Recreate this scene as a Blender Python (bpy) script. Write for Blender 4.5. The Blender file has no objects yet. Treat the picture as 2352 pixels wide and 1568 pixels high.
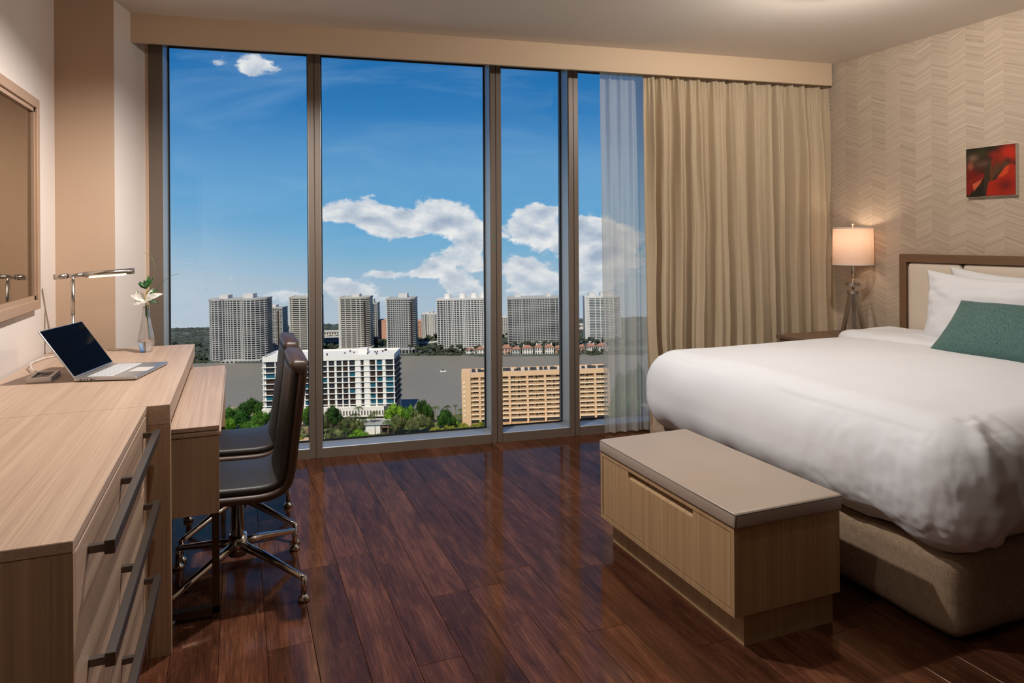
import bpy, bmesh, math, random
from mathutils import Vector, Matrix, noise
random.seed(7)
PI = math.pi
scene = bpy.context.scene
C = scene.collection

# ------------------------------------------------------------------ camera
EYE = 1.45
YAW, ROLL = 0.375, -0.006
FW = Vector((math.sin(YAW), math.cos(YAW), 0))
RT = Vector((math.cos(YAW), -math.sin(YAW), 0))
UP = Vector((0, 0, 1))
cam_d = bpy.data.cameras.new('camera')
cam = bpy.data.objects.new('camera', cam_d)
C.objects.link(cam)
cr, sr = math.cos(ROLL), math.sin(ROLL)
ca = RT * cr + UP * sr
cu = RT * -sr + UP * cr
cam.matrix_world = Matrix((
    (ca.x, cu.x, -FW.x, 0), (ca.y, cu.y, -FW.y, 0), (ca.z, cu.z, -FW.z, EYE), (0, 0, 0, 1)))
cam_d.sensor_width = 36
cam_d.lens = 36 * 1600 / 2352
cam_d.shift_y = -(784 - 547) / 2352
cam_d.clip_start = 0.05
cam_d.clip_end = 6000
scene.camera = cam

vs = scene.view_settings
vs.view_transform = 'Standard'
vs.look = 'None'
vs.gamma = 1
vs.use_curve_mapping = False
vs.exposure = 0.0


def srgb(r, g, b):
    f = lambda c: (c / 255 / 12.92) if c <= 10 else ((c / 255 + 0.055) / 1.055) ** 2.4
    return (f(r), f(g), f(b), 1)


class NT:
    """small node-tree helper"""
    def __init__(s, tree):
        s.t = tree
        s.n = tree.nodes
        s.l = tree.links

    def new(s, typ, **kw):
        n = s.n.new(typ)
        for k, v in kw.items():
            setattr(n, k, v)
        return n

    def put(s, sock, v):
        if isinstance(v, bpy.types.NodeSocket):
            s.l.new(v, sock)
        else:
            sock.default_value = v

    def math(s, op, a, b=None, c=None, clamp=False):
        n = s.new('ShaderNodeMath', operation=op, use_clamp=clamp)
        for i, v in enumerate((a, b, c)):
            if v is not None:
                s.put(n.inputs[i], v)
        return n.outputs[0]

    def vec(s, op, a, b=None):
        n = s.new('ShaderNodeVectorMath', operation=op)
        s.put(n.inputs[0], a)
        if b is not None:
            s.put(n.inputs[1], b)
        return n.outputs['Value'] if op in ('DOT_PRODUCT', 'LENGTH') else n.outputs[0]

    def comb(s, x, y, z):
        n = s.new('ShaderNodeCombineXYZ')
        for i, v in enumerate((x, y, z)):
            s.put(n.inputs[i], v)
        return n.outputs[0]

    def sep(s, v):
        n = s.new('ShaderNodeSeparateXYZ')
        s.put(n.inputs[0], v)
        return n.outputs

    def noise(s, v, scale, detail=3, rough=0.5, dist=0.0, out='Fac'):
        n = s.new('ShaderNodeTexNoise')
        s.put(n.inputs['Vector'], v)
        s.put(n.inputs['Scale'], scale)
        n.inputs['Detail'].default_value = detail
        n.inputs['Roughness'].default_value = rough
        n.inputs['Distortion'].default_value = dist
        return n.outputs[out]

    def ramp(s, f, stops, interp='LINEAR'):
        n = s.new('ShaderNodeValToRGB')
        s.put(n.inputs[0], f)
        e = n.color_ramp.elements
        n.color_ramp.interpolation = interp
        while len(e) < len(stops):
            e.new(0.5)
        for k, (p, c) in zip(e, stops):
            k.position = p
            k.color = c
        return n.outputs[0]

    def mix(s, f, a, b, typ='MIX'):
        n = s.new('ShaderNodeMix', data_type='RGBA', blend_type=typ)
        s.put(n.inputs[0], f)
        s.put(n.inputs[6], a)
        s.put(n.inputs[7], b)
        return n.outputs[2]

    def maprange(s, v, a, b, c=0.0, d=1.0, smooth=False):
        n = s.new('ShaderNodeMapRange')
        if smooth:
            n.interpolation_type = 'SMOOTHSTEP'
        s.put(n.inputs[0], v)
        for i, x in enumerate((a, b, c, d)):
            n.inputs[i + 1].default_value = x
        return n.outputs[0]


# ------------------------------------------------------------------ sky
world = bpy.data.worlds.new('sky')
scene.world = world
world.use_nodes = True
W = NT(world.node_tree)
W.n.clear()
tc = W.new('ShaderNodeTexCoord')
d = W.vec('NORMALIZE', tc.outputs['Generated'])
dx = W.vec('DOT_PRODUCT', d, tuple(RT))
dy = W.vec('DOT_PRODUCT', d, tuple(FW))
dz = W.vec('DOT_PRODUCT', d, (0, 0, 1))
az = W.math('ARCTAN2', dx, dy)
el = W.math('ARCSINE', dz)
# sky gradient over elevation above the low coastal horizon
grad = W.ramp(W.maprange(el, -0.14, 1.45), [
    (0.0, srgb(188, 196, 208)), (0.045, srgb(170, 192, 210)), (0.075, srgb(128, 180, 214)), (0.10, srgb(102, 168, 214)),
    (0.15, srgb(98, 159, 211)), (0.20, srgb(48, 126, 191)), (0.25, srgb(28, 107, 175)),
    (0.32, srgb(22, 92, 160)), (0.55, srgb(16, 70, 136)), (1.0, srgb(12, 56, 118))])
pale = W.math('MULTIPLY', W.maprange(az, -0.22, -0.50, 0, 0.75), W.maprange(el, 0.05, -0.06))
grad = W.mix(pale, grad, srgb(196, 206, 218))
p2 = W.comb(az, W.math('MULTIPLY', el, 1.7), 0.0)
cir = W.noise(W.comb(W.math('MULTIPLY', az, 1.2), W.math('MULTIPLY', el, 5.0), 3.1), 2.2, 5, 0.6, 0.6)
cirf = W.math('MULTIPLY', W.maprange(cir, 0.45, 0.80, 0, 0.45, True), W.maprange(el, 0.5, 0.15, 0.2, 1.0))
sky = W.mix(cirf, grad, srgb(150, 190, 226))


def pdir(px, py):
    a, b = (px - 1176) / 1600, (py - 547) / 1600
    b2 = b + 0.006 * a
    return math.atan(a), math.atan2(-b2, math.hypot(1, a))


blobs = [  # cumulus banks: px, py, half width, half height (as sighted), weight
    (596, 152, 46, 24, .95), (494, 142, 24, 12, .45), (585, 312, 20, 7, .4), (540, 322, 16, 6, .35),
    (772, 488, 40, 16, .9), (830, 478, 52, 28, 1.0), (880, 512, 56, 26, 1.0), (930, 525, 30, 20, .6),
    (995, 492, 40, 32, 1.0), (1050, 512, 48, 34, 1.0), (1095, 540, 26, 22, .9), (965, 542, 12, 10, .5),
    (1060, 575, 40, 16, .8), (1098, 602, 24, 16, .7), (880, 626, 44, 11, .8), (1010, 615, 44, 26, .95),
    (1050, 652, 42, 24, .9), (950, 632, 30, 9, .6), (765, 648, 34, 20, .8), (815, 664, 52, 20, .85),
    (870, 690, 40, 16, .6), (520, 636, 22, 18, .5), (640, 678, 50, 16, .6), (690, 690, 30, 16, .5),
    (1240, 484, 46, 20, .9), (1195, 524, 48, 26, 1.0), (1258, 540, 40, 34, 1.0), (1180, 612, 46, 26, 1.0),
    (1240, 640, 50, 26, .8), (1220, 668, 60, 16, .7), (1360, 545, 50, 40, 1.0), (1340, 520, 24, 22, .8),
    (1380, 610, 60, 44, .95), (1430, 560, 60, 50, .9), (1350, 655, 44, 18, .7), (1080, 675, 40, 16, .7)]
wp = W.noise(p2, 16.0, 5, 0.62, 0.0, 'Color')
wv = W.vec('MULTIPLY', W.vec('SUBTRACT', wp, (0.5, 0.5, 0.5)), (0.055, 0.035, 0))
ae = W.vec('ADD', W.comb(az, el, 0.0), wv)


def blob_field(shift):
    acc = None
    v = W.vec('ADD', ae, shift)
    for px, py, rx, ry, w in blobs:
        a0, e0 = pdir(px, py)
        q = W.vec('MULTIPLY', W.vec('SUBTRACT', v, (a0, e0, 0)), (1600 / rx, 1600 / ry, 0))
        g = W.math('EXPONENT', W.math('MULTIPLY', W.vec('DOT_PRODUCT', q, q), -0.75))
        acc = W.math('MULTIPLY_ADD', g, w, acc if acc is not None else 0.0)
    return acc


# far from the sighted banks the same fair-weather cumulus goes on round the horizon
gen = W.noise(W.vec('ADD', W.comb(az, W.math('MULTIPLY', el, 2.4), 7.0), wv), 5.0, 6, 0.55)
away = W.maprange(W.math('ABSOLUTE', W.math('SUBTRACT', az, -0.1)), 0.42, 0.75)
low = W.maprange(el, 0.45, -0.05)
genf = W.math('MULTIPLY', W.math('MULTIPLY', W.maprange(gen, 0.48, 0.68), away), low)
fine = W.noise(p2, 42.0, 6, 0.62)
f0 = W.math('ADD', blob_field((0, 0, 0)), genf)
dens = W.math('ADD', f0, W.math('MULTIPLY', W.math('SUBTRACT', fine, 0.5), 1.1))
mask = W.maprange(dens, 0.42, 0.72, 0, 1, True)
soft0 = W.noise(p2, 26.0, 5, 0.5)
soft1 = W.noise(W.vec('ADD', p2, (-0.008, 0.022, 0)), 26.0, 5, 0.5)
lit = W.math('ADD', W.math('MULTIPLY', W.math('SUBTRACT', f0, 0.7), -0.35), W.math('MULTIPLY', W.math('SUBTRACT', soft0, soft1), 1.5))
ccol = W.ramp(W.maprange(lit, -0.60, 0.34), [(0, srgb(164, 178, 200)), (0.45, srgb(204, 210, 222)),
                                           (0.75, srgb(232, 232, 235)), (1, srgb(250, 247, 244))])
ccol = W.mix(W.maprange(el, 0.0, -0.11, 0, 0.40), ccol, srgb(196, 204, 216))
mask = W.math('MULTIPLY', mask, W.maprange(el, -0.13, -0.06, 0.45, 0.97))
sky = W.mix(mask, sky, ccol)
bg = W.new('ShaderNodeBackground')
W.put(bg.inputs[0], sky)
bg.inputs[1].default_value = 1.0
wo = W.new('ShaderNodeOutputWorld')
W.l.new(bg.outputs[0], wo.inputs[0])
world.cycles.sampling_method = 'MANUAL'
scene.cycles.max_bounces = 7
scene.cycles.diffuse_bounces = 3
scene.cycles.glossy_bounces = 4
scene.cycles.transmission_bounces = 6
scene.cycles.transparent_max_bounces = 10
scene.cycles.caustics_reflective = False
scene.cycles.caustics_refractive = False
world.cycles.sample_map_resolution = 512

# ------------------------------------------------------------------ sun (outdoors, from behind left)
sd = bpy.data.lights.new('sun', 'SUN')
sun = bpy.data.objects.new('sun', sd)
C.objects.link(sun)
to_sun = (RT * -0.14 + FW * -0.72 + UP * 0.86).normalized()
sun.rotation_euler = to_sun.to_track_quat('Z', 'Y').to_euler()
sd.energy = 4.2
sd.color = (1.0, 0.90, 0.76)
sd.angle = 0.009

# ------------------------------------------------------------------ mesh helpers
MATS = {}


def mat(name, build):
    m = bpy.data.materials.new(name)
    m.use_nodes = True
    t = NT(m.node_tree)
    t.n.clear()
    out = t.new('ShaderNodeOutputMaterial')
    t.out = out.inputs['Surface']
    sh = build(t)
    if sh is not None:
        t.l.new(sh, t.out)
    MATS[name] = m
    return m


def pbsdf(t, col, rough=0.5, metal=0.0, spec=0.5, bump=None, bstr=0.2, bdist=0.01, **kw):
    n = t.new('ShaderNodeBsdfPrincipled')
    t.put(n.inputs['Base Color'], col)
    t.put(n.inputs['Roughness'], rough)
    n.inputs['Metallic'].default_value = metal
    n.inputs['Specular IOR Level'].default_value = spec
    for k, v in kw.items():
        t.put(n.inputs[k.replace('_', ' ')], v)
    if bump is not None:
        b = t.new('ShaderNodeBump')
        b.inputs['Strength'].default_value = bstr
        b.inputs['Distance'].default_value = bdist
        t.put(b.inputs['Height'], bump)
        t.l.new(b.outputs[0], n.inputs['Normal'])
    return n.outputs[0]


def ocoord(t):
    return t.new('ShaderNodeTexCoord').outputs['Object']


def gcoord(t):
    return t.new('ShaderNodeNewGeometry').outputs['Position']


def simple(name, rgb, rough=0.5, metal=0.0, spec=0.5, var=0.06, vs_=8.0, bump=0.0, bscale=200.0, **kw):
    def b(t):
        v = ocoord(t)
        n = t.noise(v, vs_, 3)
        c = srgb(*rgb)
        lo = tuple(x * (1 - var) for x in c[:3]) + (1,)
        hi = tuple(min(1, x * (1 + var)) for x in c[:3]) + (1,)
        col = t.mix(n, lo, hi)
        h = t.noise(v, bscale, 2) if bump else None
        return pbsdf(t, col, rough, metal, spec, h, bump, 0.002, **kw)
    return mat(name, b)


def wood(name, c0, c1, axis, rough=0.42, fine=190.0, spec=0.4, along=2.2):
    """straight-grained veneer; axis = grain direction"""
    def b(t):
        v = ocoord(t)
        k = [fine] * 3
        k['xyz'.index(axis)] = along
        a = t.noise(t.vec('MULTIPLY', v, tuple(k)), 1.0, 3, 0.6)
        k2 = [x * 0.28 for x in k]
        w = t.noise(t.vec('MULTIPLY', v, tuple(k2)), 1.0, 3, 0.5, 0.3)
        f = t.math('ADD', t.math('MULTIPLY', a, 0.6), t.math('MULTIPLY', w, 0.4))
        col = t.ramp(f, [(0.34, srgb(*c0)), (0.66, srgb(*c1))])
        return pbsdf(t, col, rough, 0, spec, f, 0.06, 0.002)
    return mat(name, b)


simple('paint_wall', (230, 215, 204), 0.8, var=0.015, bump=0.05, bscale=300)
simple('wall_taupe', (190, 160, 134), 0.8, var=0.015, bump=0.05, bscale=300)
simple('paint_ceiling', (226, 216, 204), 0.85, var=0.01, bump=0.04, bscale=250)
simple('paint_valance', (214, 188, 158), 0.75, var=0.015)
simple('back_dark', (52, 44, 38), 0.9, var=0.03)  # unseen wall coloured dark so that it bounces little light
wood('oak_y', (174, 144, 122), (202, 174, 150), 'y', fine=230)
wood('oak_x', (168, 138, 116), (206, 178, 154), 'x')
wood('oak_z', (164, 132, 104), (192, 160, 130), 'z', fine=150, along=1.6)
wood('oak_bench', (166, 132, 94), (190, 156, 116), 'z', fine=120, along=1.4, rough=0.45)
simple('frame_metal', (116, 102, 90), 0.45, 0.2, var=0.04)
simple('sill_metal', (186, 192, 196), 0.35, 0.35, var=0.04)
simple('gasket', (10, 10, 12), 0.6)
simple('seam_dark', (44, 36, 30), 0.7)
simple('handle_metal', (112, 104, 96), 0.34, 0.9, var=0.05)
simple('bronze', (78, 62, 46), 0.4, 0.8, var=0.06)
simple('chrome', (205, 200, 194), 0.1, 1.0, var=0.02)
simple('nickel', (192, 184, 174), 0.27, 1.0, var=0.04)
simple('leather_dark', (50, 44, 39), 0.46, var=0.12, vs_=14, bump=0.08, bscale=160)
simple('leather_edge', (64, 43, 30), 0.42, var=0.12, vs_=14)
simple('vinyl', (172, 154, 138), 0.42, var=0.05, vs_=5, bump=0.05, bscale=240)
simple('vinyl_side', (122, 110, 98), 0.45, var=0.06, vs_=5)
simple('linen_white', (230, 230, 232), 0.9, spec=0.2, var=0.02, bump=0.06, bscale=420)
simple('headboard_frame', (116, 86, 62), 0.5, var=0.06)
simple('headboard_vinyl', (224, 208, 190), 0.5, var=0.03)
simple('alu', (196, 192, 190), 0.34, 0.85, var=0.02)
simple('key_grey', (214, 214, 214), 0.5, var=0.02)
simple('rubber_black', (14, 14, 15), 0.5)
simple('socket_panel', (120, 106, 94), 0.4, 0.2, var=0.1)
simple('hub_silver', (222, 214, 206), 0.4, 0.2, var=0.03)
simple('cable_white', (226, 216, 206), 0.5)
simple('leaf_dark', (34, 84, 30), 0.4, var=0.3, vs_=40)
simple('stem_green', (96, 126, 52), 0.5, var=0.2, vs_=40)
simple('stamen', (214, 168, 84), 0.6)
simple('sticker_green', (64, 132, 78), 0.5, var=0.3, vs_=160)
simple('canvas_edge', (236, 226, 216), 0.7)
simple('mirror_wood', (172, 140, 114), 0.42, var=0.08)
simple('night_wood', (120, 96, 78), 0.42, var=0.1)


def petal_b(t):
    v = ocoord(t)
    n = t.noise(v, 90, 3)
    col = t.mix(n, srgb(244, 238, 222), srgb(250, 248, 240))
    p = t.new('ShaderNodeBsdfPrincipled')
    t.put(p.inputs['Base Color'], col)
    p.inputs['Roughness'].default_value = 0.5
    tr = t.new('ShaderNodeBsdfTranslucent')
    t.put(tr.inputs[0], col)
    m = t.new('ShaderNodeMixShader')
    m.inputs[0].default_value = 0.35
    t.l.new(p.outputs[0], m.inputs[1])
    t.l.new(tr.outputs[0], m.inputs[2])
    return m.outputs[0]


mat('petal', petal_b)


def plank_b(t):
    v = gcoord(t)
    oi = t.new('ShaderNodeObjectInfo')
    r = oi.outputs['Random']
    off = t.comb(t.math('MULTIPLY', r, 37.0), t.math('MULTIPLY', r, 91.0), 0.0)
    vv = t.vec('ADD', v, off)
    g = t.noise(t.vec('MULTIPLY', vv, (150, 5, 1)), 1.0, 4, 0.6, 0.4)
    m = t.noise(t.vec('MULTIPLY', vv, (16, 2.6, 1)), 1.0, 4, 0.65, 0.5)
    blot = t.noise(t.vec('MULTIPLY', vv, (26, 14, 1)), 1.0, 4, 0.7)
    f = t.math('ADD', t.math('MULTIPLY', g, 0.45), t.math('MULTIPLY', m, 0.55))
    f = t.math('ADD', f, t.math('MULTIPLY', t.math('SUBTRACT', r, 0.5), 0.16))
    col = t.ramp(f, [(0.30, srgb(50, 28, 19)), (0.52, srgb(88, 53, 38)), (0.70, srgb(126, 80, 57))])
    col = t.mix(t.maprange(blot, 0.60, 0.80, 0, 0.55), col, srgb(140, 92, 66))
    rough = t.maprange(t.noise(t.vec('MULTIPLY', vv, (3, 3, 1)), 1.0, 3), 0.3, 0.7, 0.07, 0.15)
    # dark stained boards; gloss tinted amber to offset the blue sky reflection
    bp = t.new('ShaderNodeBump')
    bp.inputs['Strength'].default_value = 0.06
    bp.inputs['Distance'].default_value = 0.002
    t.put(bp.inputs['Height'], f)
    df = t.new('ShaderNodeBsdfDiffuse')
    t.put(df.inputs['Color'], col)
    gl = t.new('ShaderNodeBsdfGlossy')
    gl.inputs['Color'].default_value = (1.0, 0.70, 0.50, 1)
    t.put(gl.inputs['Roughness'], rough)
    t.l.new(bp.outputs[0], gl.inputs['Normal'])
    fr = t.new('ShaderNodeFresnel')
    fr.inputs[0].default_value = 1.72
    m_ = t.new('ShaderNodeMixShader')
    t.l.new(fr.outputs[0], m_.inputs[0])
    t.l.new(df.outputs[0], m_.inputs[1])
    t.l.new(gl.outputs[0], m_.inputs[2])
    return m_.outputs[0]


mat('plank', plank_b)
simple('floor_gap', (20, 11, 9), 0.5)


def wallpaper_b(t):
    s = t.sep(gcoord(t))
    y, z = s[1], s[2]
    cw = 0.1195
    colu = t.math('DIVIDE', y, cw)
    ci = t.math('FLOOR', colu)
    tri = t.math('PINGPONG', colu, 1.0)
    v = t.math('SUBTRACT', z, t.math('MULTIPLY', tri, -0.046))
    base = t.comb(t.math('MULTIPLY', v, 62.0), t.math('MULTIPLY', ci, 3.7), 0.0)
    n1 = t.noise(base, 1.0, 2, 0.6)
    n2 = t.noise(t.comb(t.math('MULTIPLY', v, 330.0), t.math('MULTIPLY', y, 9.0), ci), 1.0, 2, 0.5)
    f = t.math('ADD', t.math('MULTIPLY', n1, 0.68), t.math('MULTIPLY', n2, 0.32))
    par = t.math('MULTIPLY', t.math('MODULO', t.math('ABSOLUTE', ci), 2.0), 0.05)
    f = t.math('SUBTRACT', f, par)
    col = t.ramp(f, [(0.28, srgb(168, 149, 129)), (0.50, srgb(188, 170, 150)), (0.72, srgb(208, 192, 172))])
    return pbsdf(t, col, 0.6, 0, 0.3, f, 0.12, 0.003)


mat('wallpaper', wallpaper_b)


def glass_b(t):
    lw = t.new('ShaderNodeFresnel')
    lw.inputs[0].default_value = 1.30
    tr = t.new('ShaderNodeBsdfTransparent')
    tr.inputs[0].default_value = (0.97, 0.985, 0.98, 1)
    gl = t.new('ShaderNodeBsdfGlossy')
    gl.inputs['Roughness'].default_value = 0.0
    m = t.new('ShaderNodeMixShader')
    t.l.new(lw.outputs[0], m.inputs[0])
    t.l.new(tr.outputs[0], m.inputs[1])
    t.l.new(gl.outputs[0], m.inputs[2])
    return m.outputs[0]


mat('window_glass', glass_b)


def vase_b(t):
    g = t.new('ShaderNodeBsdfGlass')
    g.inputs['IOR'].default_value = 1.35
    g.inputs['Roughness'].default_value = 0.0
    tr = t.new('ShaderNodeBsdfTransparent')
    m = t.new('ShaderNodeMixShader')
    m.inputs[0].default_value = 0.45
    t.l.new(g.outputs[0], m.inputs[1])
    t.l.new(tr.outputs[0], m.inputs[2])
    return m.outputs[0]


mat('vase_glass', vase_b)


def mirror_b(t):
    return pbsdf(t, srgb(168, 156, 136), 0.02, 1.0)


mat('mirror_glass', mirror_b)


def screen_b(t):
    return pbsdf(t, srgb(7, 7, 8), 0.10, 0.0, 0.03)


mat('screen', screen_b)


def cloth(name, rgb, transl, sheer=0.0, weave=700.0):
    def b(t):
        v = ocoord(t)
        s = t.sep(v)
        w1 = t.noise(t.comb(t.math('MULTIPLY', s[0], weave), t.math('MULTIPLY', s[2], 14.0), 0.0), 1.0, 2)
        w2 = t.noise(t.comb(t.math('MULTIPLY', s[0], 10.0), t.math('MULTIPLY', s[2], weave), 0.0), 1.0, 2)
        f = t.math('MULTIPLY', t.math('ADD', w1, w2), 0.5)
        c = srgb(*rgb)
        col = t.mix(f, tuple(x * 0.82 for x in c[:3]) + (1,), tuple(min(1, x * 1.16) for x in c[:3]) + (1,))
        p = pbsdf(t, col, 0.62, 0, 0.4, f, 0.08, 0.002, Sheen_Weight=0.25)
        tr = t.new('ShaderNodeBsdfTranslucent')
        t.put(tr.inputs[0], col)
        m = t.new('ShaderNodeMixShader')
        m.inputs[0].default_value = transl
        t.l.new(p, m.inputs[1])
        t.l.new(tr.outputs[0], m.inputs[2])
        if not sheer:
            return m.outputs[0]
        tp = t.new('ShaderNodeBsdfTransparent')
        m2 = t.new('ShaderNodeMixShader')
        m2.inputs[0].default_value = sheer
        t.l.new(m.outputs[0], m2.inputs[1])
        t.l.new(tp.outputs[0], m2.inputs[2])
        return m2.outputs[0]
    return mat(name, b)


cloth('drape_cloth', (208, 186, 154), 0.12)
cloth('sheer_cloth', (254, 244, 228), 0.5, 0.36)


def weave(name, c0, c1, sc=900.0, st=0.25):
    def b(t):
        v = ocoord(t)
        s = t.sep(v)
        w1 = t.noise(t.comb(t.math('MULTIPLY', t.math('ADD', s[0], s[1]), sc), t.math('MULTIPLY', s[2], 30.0), 0), 1.0, 2)
        w2 = t.noise(t.comb(t.math('MULTIPLY', t.math('ADD', s[0], s[1]), 30.0), t.math('MULTIPLY', s[2], sc), 0), 1.0, 2)
        f = t.math('MULTIPLY', t.math('ADD', w1, w2), 0.5)
        col = t.ramp(f, [(0.36, srgb(*c0)), (0.64, srgb(*c1))])
        return pbsdf(t, col, 0.9, 0, 0.2, f, st, 0.002)
    return mat(name, b)


weave('skirt_linen', (138, 114, 92), (174, 150, 124), 420.0)


def teal_b(t):
    v = ocoord(t)
    n = t.noise(t.vec('MULTIPLY', v, (330, 90, 330)), 1.0, 3, 0.7, 0.3)
    col = t.ramp(n, [(0.36, srgb(52, 84, 82)), (0.5, srgb(74, 108, 104)), (0.66, srgb(110, 138, 128))])
    return pbsdf(t, col, 0.85, 0, 0.25, n, 0.35, 0.004, Sheen_Weight=0.2)


mat('teal_fabric', teal_b)


def shade_b(t):
    c = srgb(246, 228, 212)
    dif = t.new('ShaderNodeBsdfDiffuse')
    dif.inputs[0].default_value = c
    tr = t.new('ShaderNodeBsdfTranslucent')
    tr.inputs[0].default_value = c
    m = t.new('ShaderNodeMixShader')
    m.inputs[0].default_value = 0.45
    t.l.new(dif.outputs[0], m.inputs[1])
    t.l.new(tr.outputs[0], m.inputs[2])
    return m.outputs[0]


mat('lamp_shade_cloth', shade_b)


def emis(name, rgb, st):
    def b(t):
        e = t.new('ShaderNodeEmission')
        e.inputs[0].default_value = srgb(*rgb)
        e.inputs[1].default_value = st
        return e.outputs[0]
    return mat(name, b)


emis('led_warm', (255, 230, 190), 4.5)
emis('bulb_warm', (255, 224, 184), 4.0)


def attr_b(t):
    a = t.new('ShaderNodeAttribute')
    a.attribute_name = 'print'
    return pbsdf(t, a.outputs['Color'], 0.4, 0, 0.4)


mat('print', attr_b)


# ---- geometry helpers
def obj(name, me, material=None, parent=None, smooth=False, loc=None, rot=None):
    if isinstance(me, bmesh.types.BMesh):
        bm = me
        me = bpy.data.meshes.new(name)
        bmesh.ops.recalc_face_normals(bm, faces=bm.faces)
        bm.to_mesh(me)
        bm.free()
        if smooth:
            me.shade_smooth()
    o = bpy.data.objects.new(name, me)
    C.objects.link(o)
    if material is not None and not me.materials:
        me.materials.append(MATS[material])
    if parent is not None:
        o.parent = parent
    if loc is not None:
        o.location = loc
    if rot is not None:
        o.rotation_euler = rot
    return o


def thing(name, label, cat, loc=(0, 0, 0), rotz=0.0, group=None):
    o = bpy.data.objects.new(name, None)
    o.empty_display_size = 0.1
    C.objects.link(o)
    o.location = loc
    o.rotation_euler = (0, 0, rotz)
    return tag(o, label, cat, group)


def tag(o, label, cat, group=None, kind=None):
    o['label'] = label
    o['category'] = cat
    if group:
        o['group'] = group
    if kind:
        o['kind'] = kind
    return o


def struct(o, label=None):
    o['kind'] = 'structure'
    if label:
        o['label'] = label
    return o


def BM():
    return bmesh.new()


def box(bm, x0, x1, y0, y1, z0, z1, bev=0.0, seg=2, M=None):
    if not bev:
        x0, x1, y0, y1, z0, z1 = min(x0, x1), max(x0, x1), min(y0, y1), max(y0, y1), min(z0, z1), max(z0, z1)
        vs_ = [bm.verts.new(((x0, x1)[i], (y0, y1)[j], (z0, z1)[k])) for i in (0, 1) for j in (0, 1) for k in (0, 1)]
        for q in ((0, 1, 3, 2), (4, 6, 7, 5), (0, 4, 5, 1), (2, 3, 7, 6), (0, 2, 6, 4), (1, 5, 7, 3)):
            bm.faces.new([vs_[n] for n in q])
        if M is not None:
            bmesh.ops.transform(bm, matrix=M, verts=vs_)
        return vs_
    g = bmesh.ops.create_cube(bm, size=1)
    vs_ = g['verts']
    bmesh.ops.scale(bm, vec=(abs(x1 - x0), abs(y1 - y0), abs(z1 - z0)), verts=vs_)
    bmesh.ops.translate(bm, vec=((x0 + x1) / 2, (y0 + y1) / 2, (z0 + z1) / 2), verts=vs_)
    if bev:
        es = list({e for v in vs_ for e in v.link_edges})
        r = bmesh.ops.bevel(bm, geom=es, offset=bev, segments=seg, affect='EDGES', profile=0.5)
        vs_ = list({v for f in r['faces'] for v in f.verts} | {v for v in vs_ if v.is_valid})
    if M is not None:
        bmesh.ops.transform(bm, matrix=M, verts=vs_)
    return vs_


def bx(*a, **k):
    bm = BM()
    box(bm, *a, **k)
    return bm


def prism(bm, pts, z0, z1, M=None):
    lo = [bm.verts.new((x, y, z0)) for x, y in pts]
    hi = [bm.verts.new((x, y, z1)) for x, y in pts]
    n = len(pts)
    bm.faces.new(lo[::-1])
    bm.faces.new(hi)
    for i in range(n):
        bm.faces.new((lo[i], lo[(i + 1) % n], hi[(i + 1) % n], hi[i]))
    if M is not None:
        bmesh.ops.transform(bm, matrix=M, verts=lo + hi)
    return lo + hi


def lathe(bm, prof, seg=32, c=(0, 0, 0), cap=True):
    rings = []
    for r, z in prof:
        rings.append([bm.verts.new((c[0] + r * math.cos(2 * PI * i / seg), c[1] + r * math.sin(2 * PI * i / seg), c[2] + z)) for i in range(seg)])
    for a, b in zip(rings, rings[1:]):
        for i in range(seg):
            bm.faces.new((a[i], a[(i + 1) % seg], b[(i + 1) % seg], b[i]))
    if cap:
        if prof[0][0] > 1e-5:
            bm.faces.new(rings[0][::-1])
        if prof[-1][0] > 1e-5:
            bm.faces.new(rings[-1])


def tube(bm, pts, rad, seg=10, cap=True):
    pts = [Vector(p) for p in pts]
    n = len(pts)
    rads = rad if isinstance(rad, (list, tuple)) else [rad] * n
    rings = []
    ref = None
    for i, p in enumerate(pts):
        tdir = (pts[min(i + 1, n - 1)] - pts[max(i - 1, 0)]).normalized()
        if ref is None:
            ref = tdir.orthogonal().normalized()
        else:
            ref = (ref - tdir * ref.dot(tdir))
            ref = ref.normalized() if ref.length > 1e-6 else tdir.orthogonal().normalized()
        b = tdir.cross(ref)
        rings.append([bm.verts.new(p + (ref * math.cos(2 * PI * k / seg) + b * math.sin(2 * PI * k / seg)) * rads[i]) for k in range(seg)])
    for a, b in zip(rings, rings[1:]):
        for k in range(seg):
            bm.faces.new((a[k], a[(k + 1) % seg], b[(k + 1) % seg], b[k]))
    if cap:
        bm.faces.new(rings[0][::-1])
        bm.faces.new(rings[-1])


def grid(bm, fn, nu, nv, close=False):
    vv = [[bm.verts.new(fn(i / nu, j / nv)) for j in range(nv + 1)] for i in range(nu + 1)]
    for i in range(nu):
        for j in range(nv):
            bm.faces.new((vv[i][j], vv[i + 1][j], vv[i + 1][j + 1], vv[i][j + 1]))
    return vv


def beam(bm, a, b, w, h, up=Vector((0, 0, 1))):
    """rectangular bar from a to b"""
    a, b = Vector(a), Vector(b)
    t = (b - a).normalized()
    s = t.cross(up)
    s = s.normalized() if s.length > 1e-5 else Vector((1, 0, 0))
    u = s.cross(t)
    q = []
    for p in (a, b):
        q.append([bm.verts.new(p + s * (w / 2 * i) + u * (h / 2 * j)) for i, j in ((-1, -1), (1, -1), (1, 1), (-1, 1))])
    bm.faces.new(q[0][::-1])
    bm.faces.new(q[1])
    for k in range(4):
        bm.faces.new((q[0][k], q[0][(k + 1) % 4], q[1][(k + 1) % 4], q[1][k]))


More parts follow.
